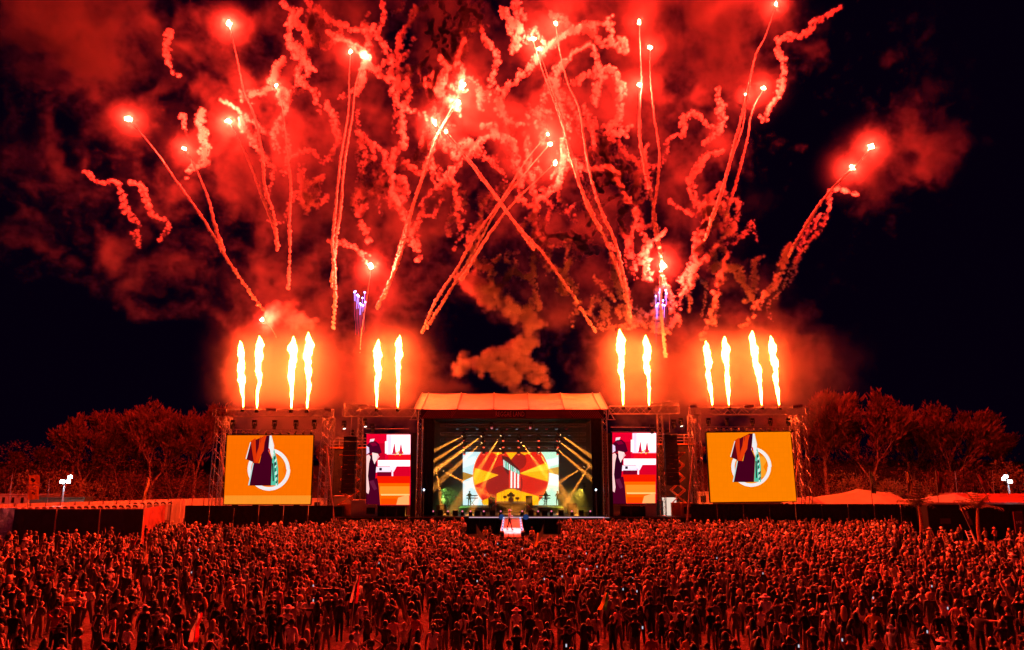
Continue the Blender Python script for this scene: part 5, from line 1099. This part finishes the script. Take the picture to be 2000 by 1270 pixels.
# ------------------------------------------------------------------ fireworks: stars, trails, drifting smoke ropes
trail_m = bpy.data.materials.new('trail_smoke'); trail_m.use_nodes = True; nt = trail_m.node_tree; nt.nodes.clear()
o_ = nt.nodes.new('ShaderNodeOutputMaterial'); d1 = nt.nodes.new('ShaderNodeBsdfDiffuse'); d2 = nt.nodes.new('ShaderNodeBsdfTranslucent'); mx = nt.nodes.new('ShaderNodeMixShader'); mx.inputs[0].default_value = .5
for d in (d1, d2): d.inputs[0].default_value = (.95, .95, .95, 1); 
nt.links.new(d1.outputs[0], mx.inputs[1]); nt.links.new(d2.outputs[0], mx.inputs[2]); nt.links.new(mx.outputs[0], o_.inputs['Surface'])
bm0 = bmesh.new(); bmesh.ops.create_icosphere(bm0, subdivisions=2, radius=1); IV = np.array([v.co[:] for v in bm0.verts]); IF = np.array([[v.index for v in f.verts] for f in bm0.faces]); bm0.free()
RN = np.random.RandomState(5)
TPL = []
for _ in range(8):
    f = RN.normal(size=(5, 3))*2.2; ph_ = RN.rand(5)*6; TPL.append(IV*(1+.22*sum(np.sin(IV@f[k]+ph_[k]) for k in range(5))/1.6)[:, None])
IVs = np.array([v for v in IV]); 
def puffs(cs, rs):
    V = []; Fc = []; b = 0
    for c, r in zip(cs, rs):
        T = TPL[RN.randint(8)]; q = RN.normal(size=4); q /= np.linalg.norm(q); w_, x, y, z = q
        M = np.array([[1-2*(y*y+z*z), 2*(x*y-z*w_), 2*(x*z+y*w_)], [2*(x*y+z*w_), 1-2*(x*x+z*z), 2*(y*z-x*w_)], [2*(x*z-y*w_), 2*(y*z+x*w_), 1-2*(x*x+y*y)]])
        V.append((T*(RN.uniform(.75, 1.25, 3)*r))@M.T+c); Fc.append(IF+b); b += len(T)
    return np.concatenate(V), np.concatenate(Fc)
def tri_mesh(name, V, Fc, m, smooth=True):
    me = bpy.data.meshes.new(name); n = len(Fc); me.vertices.add(len(V)); me.vertices.foreach_set('co', V.astype(np.float32).ravel()); me.loops.add(n*3); me.loops.foreach_set('vertex_index', Fc.astype(np.int32).ravel()); me.polygons.add(n); me.polygons.foreach_set('loop_start', np.arange(0, n*3, 3, dtype=np.int32))
    me.update(calc_edges=True); me.polygons.foreach_set('use_smooth', [smooth]*n); me.materials.append(m); o = bpy.data.objects.new(name, me); COL.objects.link(o); return o
def rope(pts, Y, r0, r1, wig, strands=1, step=.55, dy=0):
    """lumpy rope of smoke along pixel points; radii in metres; returns centres and radii"""
    P = [np.array(at(x, y, Y+dy*i)) for i, (x, y) in enumerate(pts)]; C = []; Rr = []
    # Catmull-Rom
    D = []
    for i in range(len(P)-1):
        p0, p1, p2, p3 = P[max(i-1, 0)], P[i], P[i+1], P[min(i+2, len(P)-1)]
        for k in range(12):
            t = k/12; D.append(.5*((2*p1)+(-p0+p2)*t+(2*p0-5*p1+4*p2-p3)*t*t+(-p0+3*p1-3*p2+p3)*t**3))
    D.append(P[-1]); D = np.array(D); seg = np.linalg.norm(np.diff(D, axis=0), axis=1); L = np.concatenate([[0], np.cumsum(seg)]); tot_ = L[-1]
    for s_ in range(strands):
        pos = 0; ph = RN.rand()*6; w1 = np.zeros(3)
        while pos < tot_:
            t = pos/tot_; r = (r0+(r1-r0)*t)*RN.uniform(.7, 1.3); k = min(len(D)-2, np.searchsorted(L, pos)-1 if pos > 0 else 0); f = (pos-L[k])/max(1e-6, seg[k]); c = D[k]+(D[k+1]-D[k])*f
            w1 = .86*w1+RN.normal(size=3)*wig*.35*(r/.3)**.5*min(1, t*4+.12)
            hx = np.array([math.cos(pos*2.6/max(.4, r*3)+ph), math.sin(pos*2.6/max(.4, r*3)+ph), math.cos(pos*1.3+ph)])*r*(.55 if wig > .05 else .2)
            if RN.rand() < max(0, t-.55)**1.5*1.9: pos += r*step; continue
            C.append(c+w1+hx*(1 if t > .03 else .1)); Rr.append(r*.8); pos += r*step
    return C, Rr
PXM = 76/F
RK = [ # star, points
 ((250, 232), [(300, 290), (345, 355), (385, 410), (420, 465), (440, 500), (480, 560), (520, 612)]), ((361, 291), [(390, 345), (410, 400), (422, 450), (440, 492)]), ((446, 236), [(470, 280), (492, 330), (512, 385), (530, 430), (545, 480)]),
 ((447, 47), [(462, 110), (477, 180), (498, 230), (512, 300), (518, 370), (535, 420), (542, 490)]), ((539, 168), [(552, 215), (560, 290), (568, 360), (565, 430), (566, 500), (563, 572)]), ((685, 100), [(682, 150), (680, 220), (665, 310), (656, 400), (650, 480), (655, 560), (650, 640)]),
 ((713, 110), [(695, 165), (687, 235), (672, 320), (666, 400), (655, 480), (648, 560)]), ((905, 165), [(880, 215), (850, 270), (830, 330), (800, 420), (785, 470), (765, 540), (745, 590)]), ((895, 200), [(864, 250), (840, 310), (808, 400), (790, 470), (770, 530), (735, 604)]),
 ((871, 256), [(920, 315), (975, 390), (1010, 440), (1060, 495), (1110, 565), (1165, 650)]), ((850, 240), [(890, 285), (930, 335), (985, 408), (1045, 488)]), ((1070, 263), [(1030, 310), (980, 390), (930, 460), (890, 530), (850, 590), (825, 650)]), ((1074, 281), [(1024, 340), (977, 400), (937, 470), (897, 540), (832, 642)]),
 ((1085, 318), [(1045, 355), (1000, 400), (960, 450), (935, 490), (900, 550)]), ((1040, 75), [(1060, 140), (1090, 220), (1110, 280), (1130, 350), (1150, 410), (1185, 470), (1210, 540), (1230, 620)]), ((1052, 95), [(1075, 165), (1100, 240), (1116, 310), (1140, 380), (1175, 450)]),
 ((1085, 47), [(1095, 110), (1110, 165), (1130, 210), (1140, 270), (1150, 330), (1170, 400), (1200, 470), (1220, 550), (1232, 632)]), ((1249, 43), [(1250, 100), (1253, 160), (1248, 250), (1262, 330), (1275, 400), (1288, 480), (1293, 520)]), ((1249, 165), [(1248, 200), (1250, 240), (1252, 290), (1268, 370)]),
 ((1270, 92), [(1270, 150), (1278, 230), (1288, 300), (1283, 370), (1275, 430), (1290, 500), (1292, 560)]), ((1516, 8), [(1495, 70), (1475, 110), (1460, 180), (1448, 230), (1430, 300), (1410, 370), (1385, 440)]), ((1458, 185), [(1450, 250), (1425, 320), (1405, 390), (1375, 470)]),
 ((1493, 172), [(1470, 215), (1460, 270), (1445, 330), (1430, 380), (1415, 430)]), ((1702, 287), [(1668, 328), (1622, 372), (1580, 430), (1540, 500)]), ((1665, 327), [(1640, 352), (1612, 385), (1575, 440), (1530, 520)]), ((725, 518), [(720, 560), (714, 600), (706, 650), (703, 690)]), ((1295, 520), [(1291, 560), (1292, 620), (1300, 700)]), ((512, 625), [(524, 634), (534, 648), (540, 660)])]
thin = {25, 27}
names = ['leftmost firework star of all, trailing down to the left flames', 'firework star low at the left with a short trail', 'firework star above the left flames, lower of two close in line', 'highest firework star on the left half', 'firework star right of the lower middle-left one', 'left star of the pair above the left gantry', 'right star of the pair above the left gantry', 'upper star of the bright crossing cluster at centre', 'second star of the bright crossing cluster at centre', 'star whose trail crosses down to the right over the stage roof', 'biggest glowing star left of the crossing trails', 'upper of two stars right of the crossing trails', 'lower of two stars right of the crossing trails', 'lowest of three stars right of the crossing trails', 'upper star of the tight pair at top centre', 'lower star of the tight pair at top centre', 'high star right of the tight pair at top centre', 'high star on a straight vertical trail right of centre', 'lower star on the straight vertical trail right of centre', 'star on the slightly curved vertical trail right of centre', 'star at the very top edge right of centre', 'star halfway down the trail from the top-edge star', 'star just right of the halfway star', 'outermost right firework star with a big red glow', 'second outermost right star with a red glow', 'low star above the left gantry with a thin straight tail', 'low bright star above the right gantry', 'tiny white spark above the left flames']
for i, (s_, pp) in enumerate(RK):
    Y = 76.5+(i*7 % 5)*.5; c = at(*s_, Y); t = thing('firework', c, names[i], 'firework', 'burning firework stars with smoke trails')
    big_ = i in (10, 23, 24, 25, 26, 0, 3, 2, 14); r = .14 if big_ else .1
    if i == 27: r = .08
    spk = np.where(RN.rand(len(IV)) < .2, RN.uniform(1.6, 3.4, len(IV)), RN.uniform(.6, 1.05, len(IV)))[:, None]
    V = IV*spk*r+np.array(c); st = tri_mesh('star', V-np.array(c), IF, spark_m); st.parent = t
    C, Rr = rope([s_]+pp, Y, .05, .23 if i not in thin else .07, .05 if i not in thin else .02, 2 if i not in thin else 1, .75, 0)
    V, Fc = puffs(C, Rr); tr = tri_mesh('smoke_trail', V-np.array(c), Fc, trail_m); tr.parent = t; tr['kind'] = 'stuff'
SW = [[(430, 195), (465, 215), (490, 235), (520, 260), (555, 250), (562, 300), (555, 345)], [(355, 225), (365, 262)], [(395, 215), (388, 250), (402, 300), (375, 330), (360, 350)], [(165, 335), (195, 355), (230, 360), (245, 410), (265, 440), (270, 480)], [(255, 355), (280, 375), (300, 420), (330, 440), (310, 475)], [(630, 345), (600, 365), (590, 400)],
 [(745, 0), (748, 40), (710, 60), (645, 40), (600, 0)], [(640, 62), (700, 95), (725, 130), (760, 155), (775, 200), (825, 222), (845, 236)], [(908, 18), (935, 35), (945, 75), (972, 110), (965, 150), (953, 195)], [(908, 75), (895, 110), (905, 150), (890, 190)], [(860, 110), (872, 140), (855, 180), (880, 200), (905, 230)], [(1185, 45), (1150, 50), (1110, 65), (1070, 95), (1040, 130), (1010, 155), (975, 190), (990, 230), (1030, 245), (1062, 215), (1078, 232)],
 [(1152, 85), (1110, 110), (1075, 150), (1060, 200), (1045, 250)], [(992, 270), (950, 268), (920, 300), (890, 330), (850, 370), (820, 400)], [(1162, 200), (1175, 150), (1200, 137), (1216, 180), (1205, 230), (1185, 260), (1225, 262)], [(1140, 205), (1155, 260), (1172, 300), (1202, 260), (1240, 250)], [(1100, 300), (1090, 360), (1050, 400), (1045, 450), (1080, 480), (1112, 470), (1100, 520)],
 [(1100, 290), (1130, 330), (1190, 330), (1225, 390), (1242, 420), (1225, 500), (1245, 550)], [(1045, 420), (1040, 530), (1050, 590)], [(1640, 15), (1600, 40), (1570, 65), (1520, 80), (1532, 130), (1520, 180), (1490, 240)], [(1410, 295), (1375, 310), (1350, 350), (1362, 395), (1400, 402), (1440, 390), (1430, 450), (1380, 500), (1342, 550), (1322, 600)],
 [(1675, 380), (1622, 370), (1615, 420), (1560, 500), (1530, 560), (1500, 600), (1510, 625)], [(1492, 500), (1470, 510), (1477, 550), (1450, 592)], [(1392, 380), (1370, 450), (1355, 520), (1345, 600)], [(640, 470), (690, 480), (722, 508)], [(1060, 370), (1075, 420), (1050, 470), (1080, 540)], [(1190, 470), (1205, 560), (1225, 600), (1235, 640)], [(1160, 540), (1195, 580), (1215, 620)], [(880, 330), (893, 390), (900, 450), (885, 490)],
 [(700, 260), (715, 310), (700, 360), (690, 400)], [(760, 320), (770, 380), (800, 440), (820, 520)], [(590, 20), (560, 60), (580, 110), (620, 140)], [(330, 60), (325, 110), (345, 150)], [(1375, 470), (1350, 520), (1380, 560), (1370, 620)], [(1420, 500), (1400, 560), (1390, 620), (1370, 660)], [(1540, 480), (1520, 540), (1480, 600), (1450, 640)], [(1600, 420), (1570, 470), (1555, 520), (1540, 560)],
 [(1230, 600), (1215, 540), (1190, 480), (1160, 400), (1130, 330)], [(980, 20), (1010, 60), (1000, 100)], [(860, 0), (870, 40), (850, 80), (870, 110)], [(1290, 540), (1310, 580), (1330, 640)], [(470, 230), (500, 290), (530, 330), (520, 400)], [(1300, 450), (1260, 500), (1275, 560)], [(640, 200), (660, 260), (640, 320)], [(1100, 120), (1085, 180), (1110, 240), (1090, 300)]]
rw_ = random.Random(77)
for _ in range(120):
    x, y = rw_.choice(((rw_.uniform(540, 900), rw_.uniform(0, 420)), (rw_.uniform(820, 1260), rw_.uniform(20, 560)), (rw_.uniform(1000, 1420), rw_.uniform(250, 620)))); a = rw_.uniform(0, 6.28); pp = [(x, y)]
    for k in range(rw_.randint(3, 6)):
        a += rw_.gauss(0, 1.0); s_ = rw_.uniform(14, 42); x += math.cos(a)*s_*.8; y = y+math.sin(a)*s_*1.2
        pp.append((x, min(640, y)))
    SW.append(pp)
rope_group = bpy.data.node_groups.new('rope_puffs', 'GeometryNodeTree'); rg = rope_group; rg.interface.new_socket('Geometry', in_out='INPUT', socket_type='NodeSocketGeometry'); rg.interface.new_socket('Geometry', in_out='OUTPUT', socket_type='NodeSocketGeometry')
gi = rg.nodes.new('NodeGroupInput'); go = rg.nodes.new('NodeGroupOutput'); mp = rg.nodes.new('GeometryNodeMeshToPoints'); pvn = rg.nodes.new('GeometryNodePointsToVolume'); na = rg.nodes.new('GeometryNodeInputNamedAttribute'); na.data_type = 'FLOAT'; na.inputs[0].default_value = 'radius_m'
rg.links.new(gi.outputs[0], mp.inputs['Mesh']); rg.links.new(na.outputs[0], mp.inputs['Radius']); pvn.resolution_mode = 'VOXEL_SIZE'; pvn.inputs['Voxel Size'].default_value = .13; pvn.inputs['Density'].default_value = 1; rg.links.new(mp.outputs[0], pvn.inputs[0]); rg.links.new(na.outputs[0], pvn.inputs['Radius'])
rope_m = bpy.data.materials.new('rope_smoke'); rope_m.use_nodes = True; nt = rope_m.node_tree; nt.nodes.clear(); o_ = nt.nodes.new('ShaderNodeOutputMaterial'); pv = nt.nodes.new('ShaderNodeVolumePrincipled'); pv.inputs['Color'].default_value = (.98, .98, .98, 1); pv.inputs['Density'].default_value = 5; tcn = nt.nodes.new('ShaderNodeTexCoord'); nzn = nt.nodes.new('ShaderNodeTexNoise'); nzn.inputs['Scale'].default_value = 1.5; nzn.inputs['Detail'].default_value = 3; nt.links.new(tcn.outputs['Object'], nzn.inputs['Vector']); mr = nt.nodes.new('ShaderNodeMapRange'); mr.inputs[1].default_value = .42; mr.inputs[2].default_value = .62; mr.inputs[3].default_value = .3; mr.inputs[4].default_value = 9; nt.links.new(nzn.outputs[0], mr.inputs[0]); nt.links.new(mr.outputs[0], pv.inputs['Density']); pv.inputs['Anisotropy'].default_value = .1; nt.links.new(pv.outputs[0], o_.inputs['Volume'])
sm = rg.nodes.new('GeometryNodeSetMaterial'); sm.inputs['Material'].default_value = rope_m; rg.links.new(pvn.outputs[0], sm.inputs[0]); rg.links.new(sm.outputs[0], go.inputs[0])
soft_group = rope_group.copy(); soft_m = rope_m.copy(); soft_m.name = 'soft_smoke'; soft_m.node_tree.nodes['Map Range'].inputs[3].default_value = .25; soft_m.node_tree.nodes['Map Range'].inputs[4].default_value = 1.6; soft_m.node_tree.nodes['Noise Texture'].inputs['Scale'].default_value = .5
for n_ in soft_group.nodes:
    if n_.bl_idname == 'GeometryNodeSetMaterial': n_.inputs['Material'].default_value = soft_m
    if n_.bl_idname == 'GeometryNodePointsToVolume': n_.inputs['Voxel Size'].default_value = .25
NS = len(SW)
SW += [[(925, 540), (950, 580), (1000, 600), (1038, 630), (1032, 670), (985, 700), (910, 712), (878, 724)], [(900, 540), (940, 565), (985, 590)], [(1000, 690), (1040, 725), (1052, 765)], [(520, 640), (560, 610), (600, 640)], [(960, 720), (1000, 735), (1030, 760)]]
for i, pp in enumerate(SW):
    Y = 77.5+(i*5 % 7)*.35+(1.5 if i > 44 else 0); C, Rr = rope(pp, Y, .30+.1*(i % 3), .18+.1*((i*3+1) % 4), .2, 3, .8) if i < NS else rope(pp, 80, .9, 1.15, .3, 4, .5)
    c = np.array(at(*pp[0], Y)); Q = []; QR = []
    for a, r in zip(C, Rr):
        if RN.rand() < .12: continue
        Q.append(a-c); QR.append(r*.72)
        for _ in range(5):
            u = RN.normal(size=3); u /= np.linalg.norm(u); Q.append(a-c+u*r*RN.uniform(.5, 1.1)); QR.append(r*RN.uniform(.25, .5))
    me = bpy.data.meshes.new('smoke_rope'); me.from_pydata([tuple(q) for q in Q], [], []); ra = me.attributes.new('radius_m', 'FLOAT', 'POINT'); ra.data.foreach_set('value', QR)
    o = bpy.data.objects.new('smoke_rope', me); COL.objects.link(o); o.location = c; md = o.modifiers.new('puffs', 'NODES'); md.node_group = rope_group if i < NS else soft_group
    tag(o, 'curling rope of old firework smoke drifting in the sky', 'smoke', 'curling ropes of drifting smoke', 'stuff')
# blue-white comets
bl = emis('comet_blue', (.35, .3, 1), 30, False); tm = emis('comet_tail', (.7, .08, .25), .9, False)
for cx, side in ((703, 'left'), (1291, 'right')):
    rnd = random.Random(cx)
    for k in range(11):
        px, py = cx-10+k*2.1+rnd.uniform(-.8, .8), 582+rnd.uniform(-16, 16)-(8 if k == 3 else 0); p = at(px, py, 78); q = at(px-2+rnd.uniform(-2, 2), py+rnd.uniform(35, 90), 78)
        t = thing('comet', p, '%s of eleven blue-white comets climbing above the %s gantry' % (ORD[k], side), 'firework', 'blue comets above the %s gantry' % side)
        MB().lathe(p, [(.01, -.1), (.09, 0), (.01, .1)], 6).build('spark', bl, t); MB().tube(p, p.lerp(q, .35), .035, .022, 4).build('glowing_tail', emis('comet_violet', (.5, .25, 1), 2.5, False), t); MB().tube(p.lerp(q, .36), q, .02, .008, 4).build('ember_tail', tm, t)

# ------------------------------------------------------------------ smoke cloud (real volume grid)
MASK = """
57655332456556534666656543231000
45665433456545425655645544343000
34554344355444455545554322343100
34554455545555566655555322243200
33345555555555566655555432134300
34455455555555555554454322234300
33344445455555455455454332123200
33444444555544444444444333211000
33334444555544444444544334100000
01234445555554355555454443210000
00000016665454324533455444100000
00000016776666422455666776300000
00000005776677523356676776200000
00000004665455433345566564100000
""".split()
H_, W_ = len(MASK), len(MASK[0]); Y0 = 86
vs = []; mv = []
for j in range(-1, H_+1):
    for i in range(-1, W_+1):
        vs.append(at((i+.5)*62.5, (j+.5)*62.5, Y0)); mv.append(int(MASK[min(max(j, 0), H_-1)][min(max(i, 0), W_-1)])/9 if j < H_ else 0)
W2 = W_+2; fs = [(j*W2+i, j*W2+i+1, (j+1)*W2+i+1, (j+1)*W2+i) for j in range(H_+1) for i in range(W_+1)]
me = bpy.data.meshes.new('smoke_cloud'); me.from_pydata(vs, [], fs); a_ = me.attributes.new('amount', 'FLOAT', 'POINT'); a_.data.foreach_set('value', mv)
ob = bpy.data.objects.new('smoke_cloud', me); COL.objects.link(ob); tag(ob, 'billowing firework smoke filling the sky above the stage', 'smoke', kind='stuff')
g = bpy.data.node_groups.new('smoke_grid', 'GeometryNodeTree'); g.interface.new_socket('Geometry', in_out='INPUT', socket_type='NodeSocketGeometry'); g.interface.new_socket('Geometry', in_out='OUTPUT', socket_type='NodeSocketGeometry')
N = g.nodes; L = g.links; gi = N.new('NodeGroupInput'); go = N.new('NodeGroupOutput'); vc = N.new('GeometryNodeVolumeCube')
lo_, hi_, vx = (-76, 70.6, 8.0), (72, 97, 78), .31
vc.inputs['Min'].default_value = lo_; vc.inputs['Max'].default_value = hi_
for k, n in enumerate(('Resolution X', 'Resolution Y', 'Resolution Z')): vc.inputs[n].default_value = int((hi_[k]-lo_[k])/vx)
def mt(op, *a):
    n = N.new('ShaderNodeMath'); n.operation = op
    for i, x in enumerate(a):
        if isinstance(x, (int, float)): n.inputs[i].default_value = x
        else: L.new(x, n.inputs[i])
    return n.outputs[0]
def vm(op, *a):
    n = N.new('ShaderNodeVectorMath'); n.operation = op
    for i, x in enumerate(a):
        if isinstance(x, tuple): n.inputs[i].default_value = x
        elif isinstance(x, (int, float)): n.inputs['Scale'].default_value = x
        else: L.new(x, n.inputs[i])
    return n.outputs[0]
def nz(vec, scale, detail, rough, out=0):
    n = N.new('ShaderNodeTexNoise'); L.new(vec, n.inputs['Vector']); n.inputs['Scale'].default_value = scale; n.inputs['Detail'].default_value = detail; n.inputs['Roughness'].default_value = rough; return n.outputs[out]
def ss(x, a, b, lo=0., hi=1.):
    n = N.new('ShaderNodeMapRange'); n.interpolation_type = 'SMOOTHSTEP'; L.new(x, n.inputs[0]); n.inputs[1].default_value = a; n.inputs[2].default_value = b; n.inputs[3].default_value = lo; n.inputs[4].default_value = hi; return n.outputs[0]
P0 = N.new('GeometryNodeInputPosition').outputs[0]
wv = vm('SUBTRACT', nz(P0, .06, 2, .5, 1), (.5, .5, .5)); wv2 = vm('SUBTRACT', nz(P0, .3, 2, .5, 1), (.5, .5, .5))
fb = mt('ADD', mt('MULTIPLY', nz(vm('ADD', P0, vm('SCALE', wv, 22)), .065, 3, .55), .42), mt('MULTIPLY', nz(vm('ADD', vm('ADD', P0, vm('SCALE', wv, 12)), vm('SCALE', wv2, 4.2)), .27, 6, .7), .58))
sp = N.new('ShaderNodeSeparateXYZ'); L.new(vm('ADD', P0, vm('SCALE', wv, 8)), sp.inputs[0]); cb = N.new('ShaderNodeCombineXYZ'); L.new(sp.outputs[0], cb.inputs[0]); cb.inputs[1].default_value = Y0; L.new(sp.outputs[2], cb.inputs[2])
sn = N.new('GeometryNodeSampleNearestSurface'); sn.data_type = 'FLOAT'; na = N.new('GeometryNodeInputNamedAttribute'); na.data_type = 'FLOAT'; na.inputs[0].default_value = 'amount'
L.new(gi.outputs[0], sn.inputs['Mesh']); L.new(na.outputs[0], sn.inputs['Value']); L.new(cb.outputs[0], sn.inputs['Sample Position']); mk = sn.outputs[0]
d = mt('ADD', fb, mt('MULTIPLY', mt('SUBTRACT', mk, .5), .36)); d = mt('SUBTRACT', d, .53); d = mt('MAXIMUM', d, 0); d = mt('MULTIPLY', d, 1.2)
s0 = N.new('ShaderNodeSeparateXYZ'); L.new(P0, s0.inputs[0]); ax = mt('ABSOLUTE', s0.outputs[0])
d = mt('MULTIPLY', d, ss(s0.outputs[1], 76.5, 84, .05, 1.))                  # thinner towards the audience
keep = mt('MAXIMUM', ss(s0.outputs[2], 15.2, 17.5), mt('MULTIPLY', mt('MULTIPLY', ss(ax, 12.6, 14), ss(s0.outputs[1], 78, 82)), ss(s0.outputs[2], 8, 10)))
keep = mt('MAXIMUM', keep, mt('MULTIPLY', ss(ax, 12.6, 14), ss(s0.outputs[2], 13.4, 14.6)))
keep = mt('MULTIPLY', keep, ss(s0.outputs[1], 73.7, 75.))
d = mt('MULTIPLY', d, keep)
# haze added round each group of jets to carry their glowing halo
hzf = None
for pxa, pxb in ((485, 592), (740, 772), (1220, 1256), (1388, 1500)):
    xa_, xb_ = X(pxa, 73, 16), X(pxb, 73, 16); dx = mt('MAXIMUM', mt('SUBTRACT', mt('ABSOLUTE', mt('SUBTRACT', s0.outputs[0], (xa_+xb_)/2)), (xb_-xa_)/2), 0); dz = mt('MAXIMUM', mt('SUBTRACT', mt('ABSOLUTE', mt('SUBTRACT', s0.outputs[2], 17.)), 2.2), 0); dy = mt('SUBTRACT', s0.outputs[1], 75.)
    q = mt('ADD', mt('ADD', mt('MULTIPLY', dx, dx), mt('MULTIPLY', dz, dz)), mt('MULTIPLY', mt('MULTIPLY', dy, dy), .5)); q = mt('EXPONENT', mt('MULTIPLY', q, -.2)); hzf = q if hzf is None else mt('MAXIMUM', hzf, q)
sg = None                                   # small haze puff added at each burning star for its glow
for i_, (s_, pp_) in enumerate(RK):
    if i_ == 27: continue
    dn = N.new('ShaderNodeVectorMath'); dn.operation = 'DISTANCE'; L.new(P0, dn.inputs[0]); dn.inputs[1].default_value = at(*s_, 76.5+(i_*7 % 5)*.5)+Vector((0, .8, 0)); q = dn.outputs['Value']; sg = q if sg is None else mt('MINIMUM', sg, q)
d = mt('ADD', d, mt('MULTIPLY', mt('EXPONENT', mt('MULTIPLY', mt('MULTIPLY', sg, sg), -.3)), mt('MULTIPLY', ss(fb, .38, .6, .3, 1.5), .035)))
d = mt('ADD', d, mt('MULTIPLY', mt('MULTIPLY', hzf, ss(s0.outputs[2], 12.6, 14.)), mt('MULTIPLY', ss(fb, .35, .62, .4, 1.3), .13)))
L.new(d, vc.inputs['Density']); sm = N.new('GeometryNodeSetMaterial'); L.new(vc.outputs[0], sm.inputs[0]); L.new(sm.outputs[0], go.inputs[0])
sm_ = bpy.data.materials.new('firework_smoke'); sm_.use_nodes = True; nt = sm_.node_tree; nt.nodes.clear(); o_ = nt.nodes.new('ShaderNodeOutputMaterial'); pv = nt.nodes.new('ShaderNodeVolumePrincipled')
pv.inputs['Color'].default_value = (.45, .45, .45, 1); pv.inputs['Density'].default_value = 1; pv.inputs['Anisotropy'].default_value = .15; nt.links.new(pv.outputs[0], o_.inputs['Volume']); sm.inputs['Material'].default_value = sm_
md = ob.modifiers.new('grid', 'NODES'); md.node_group = g
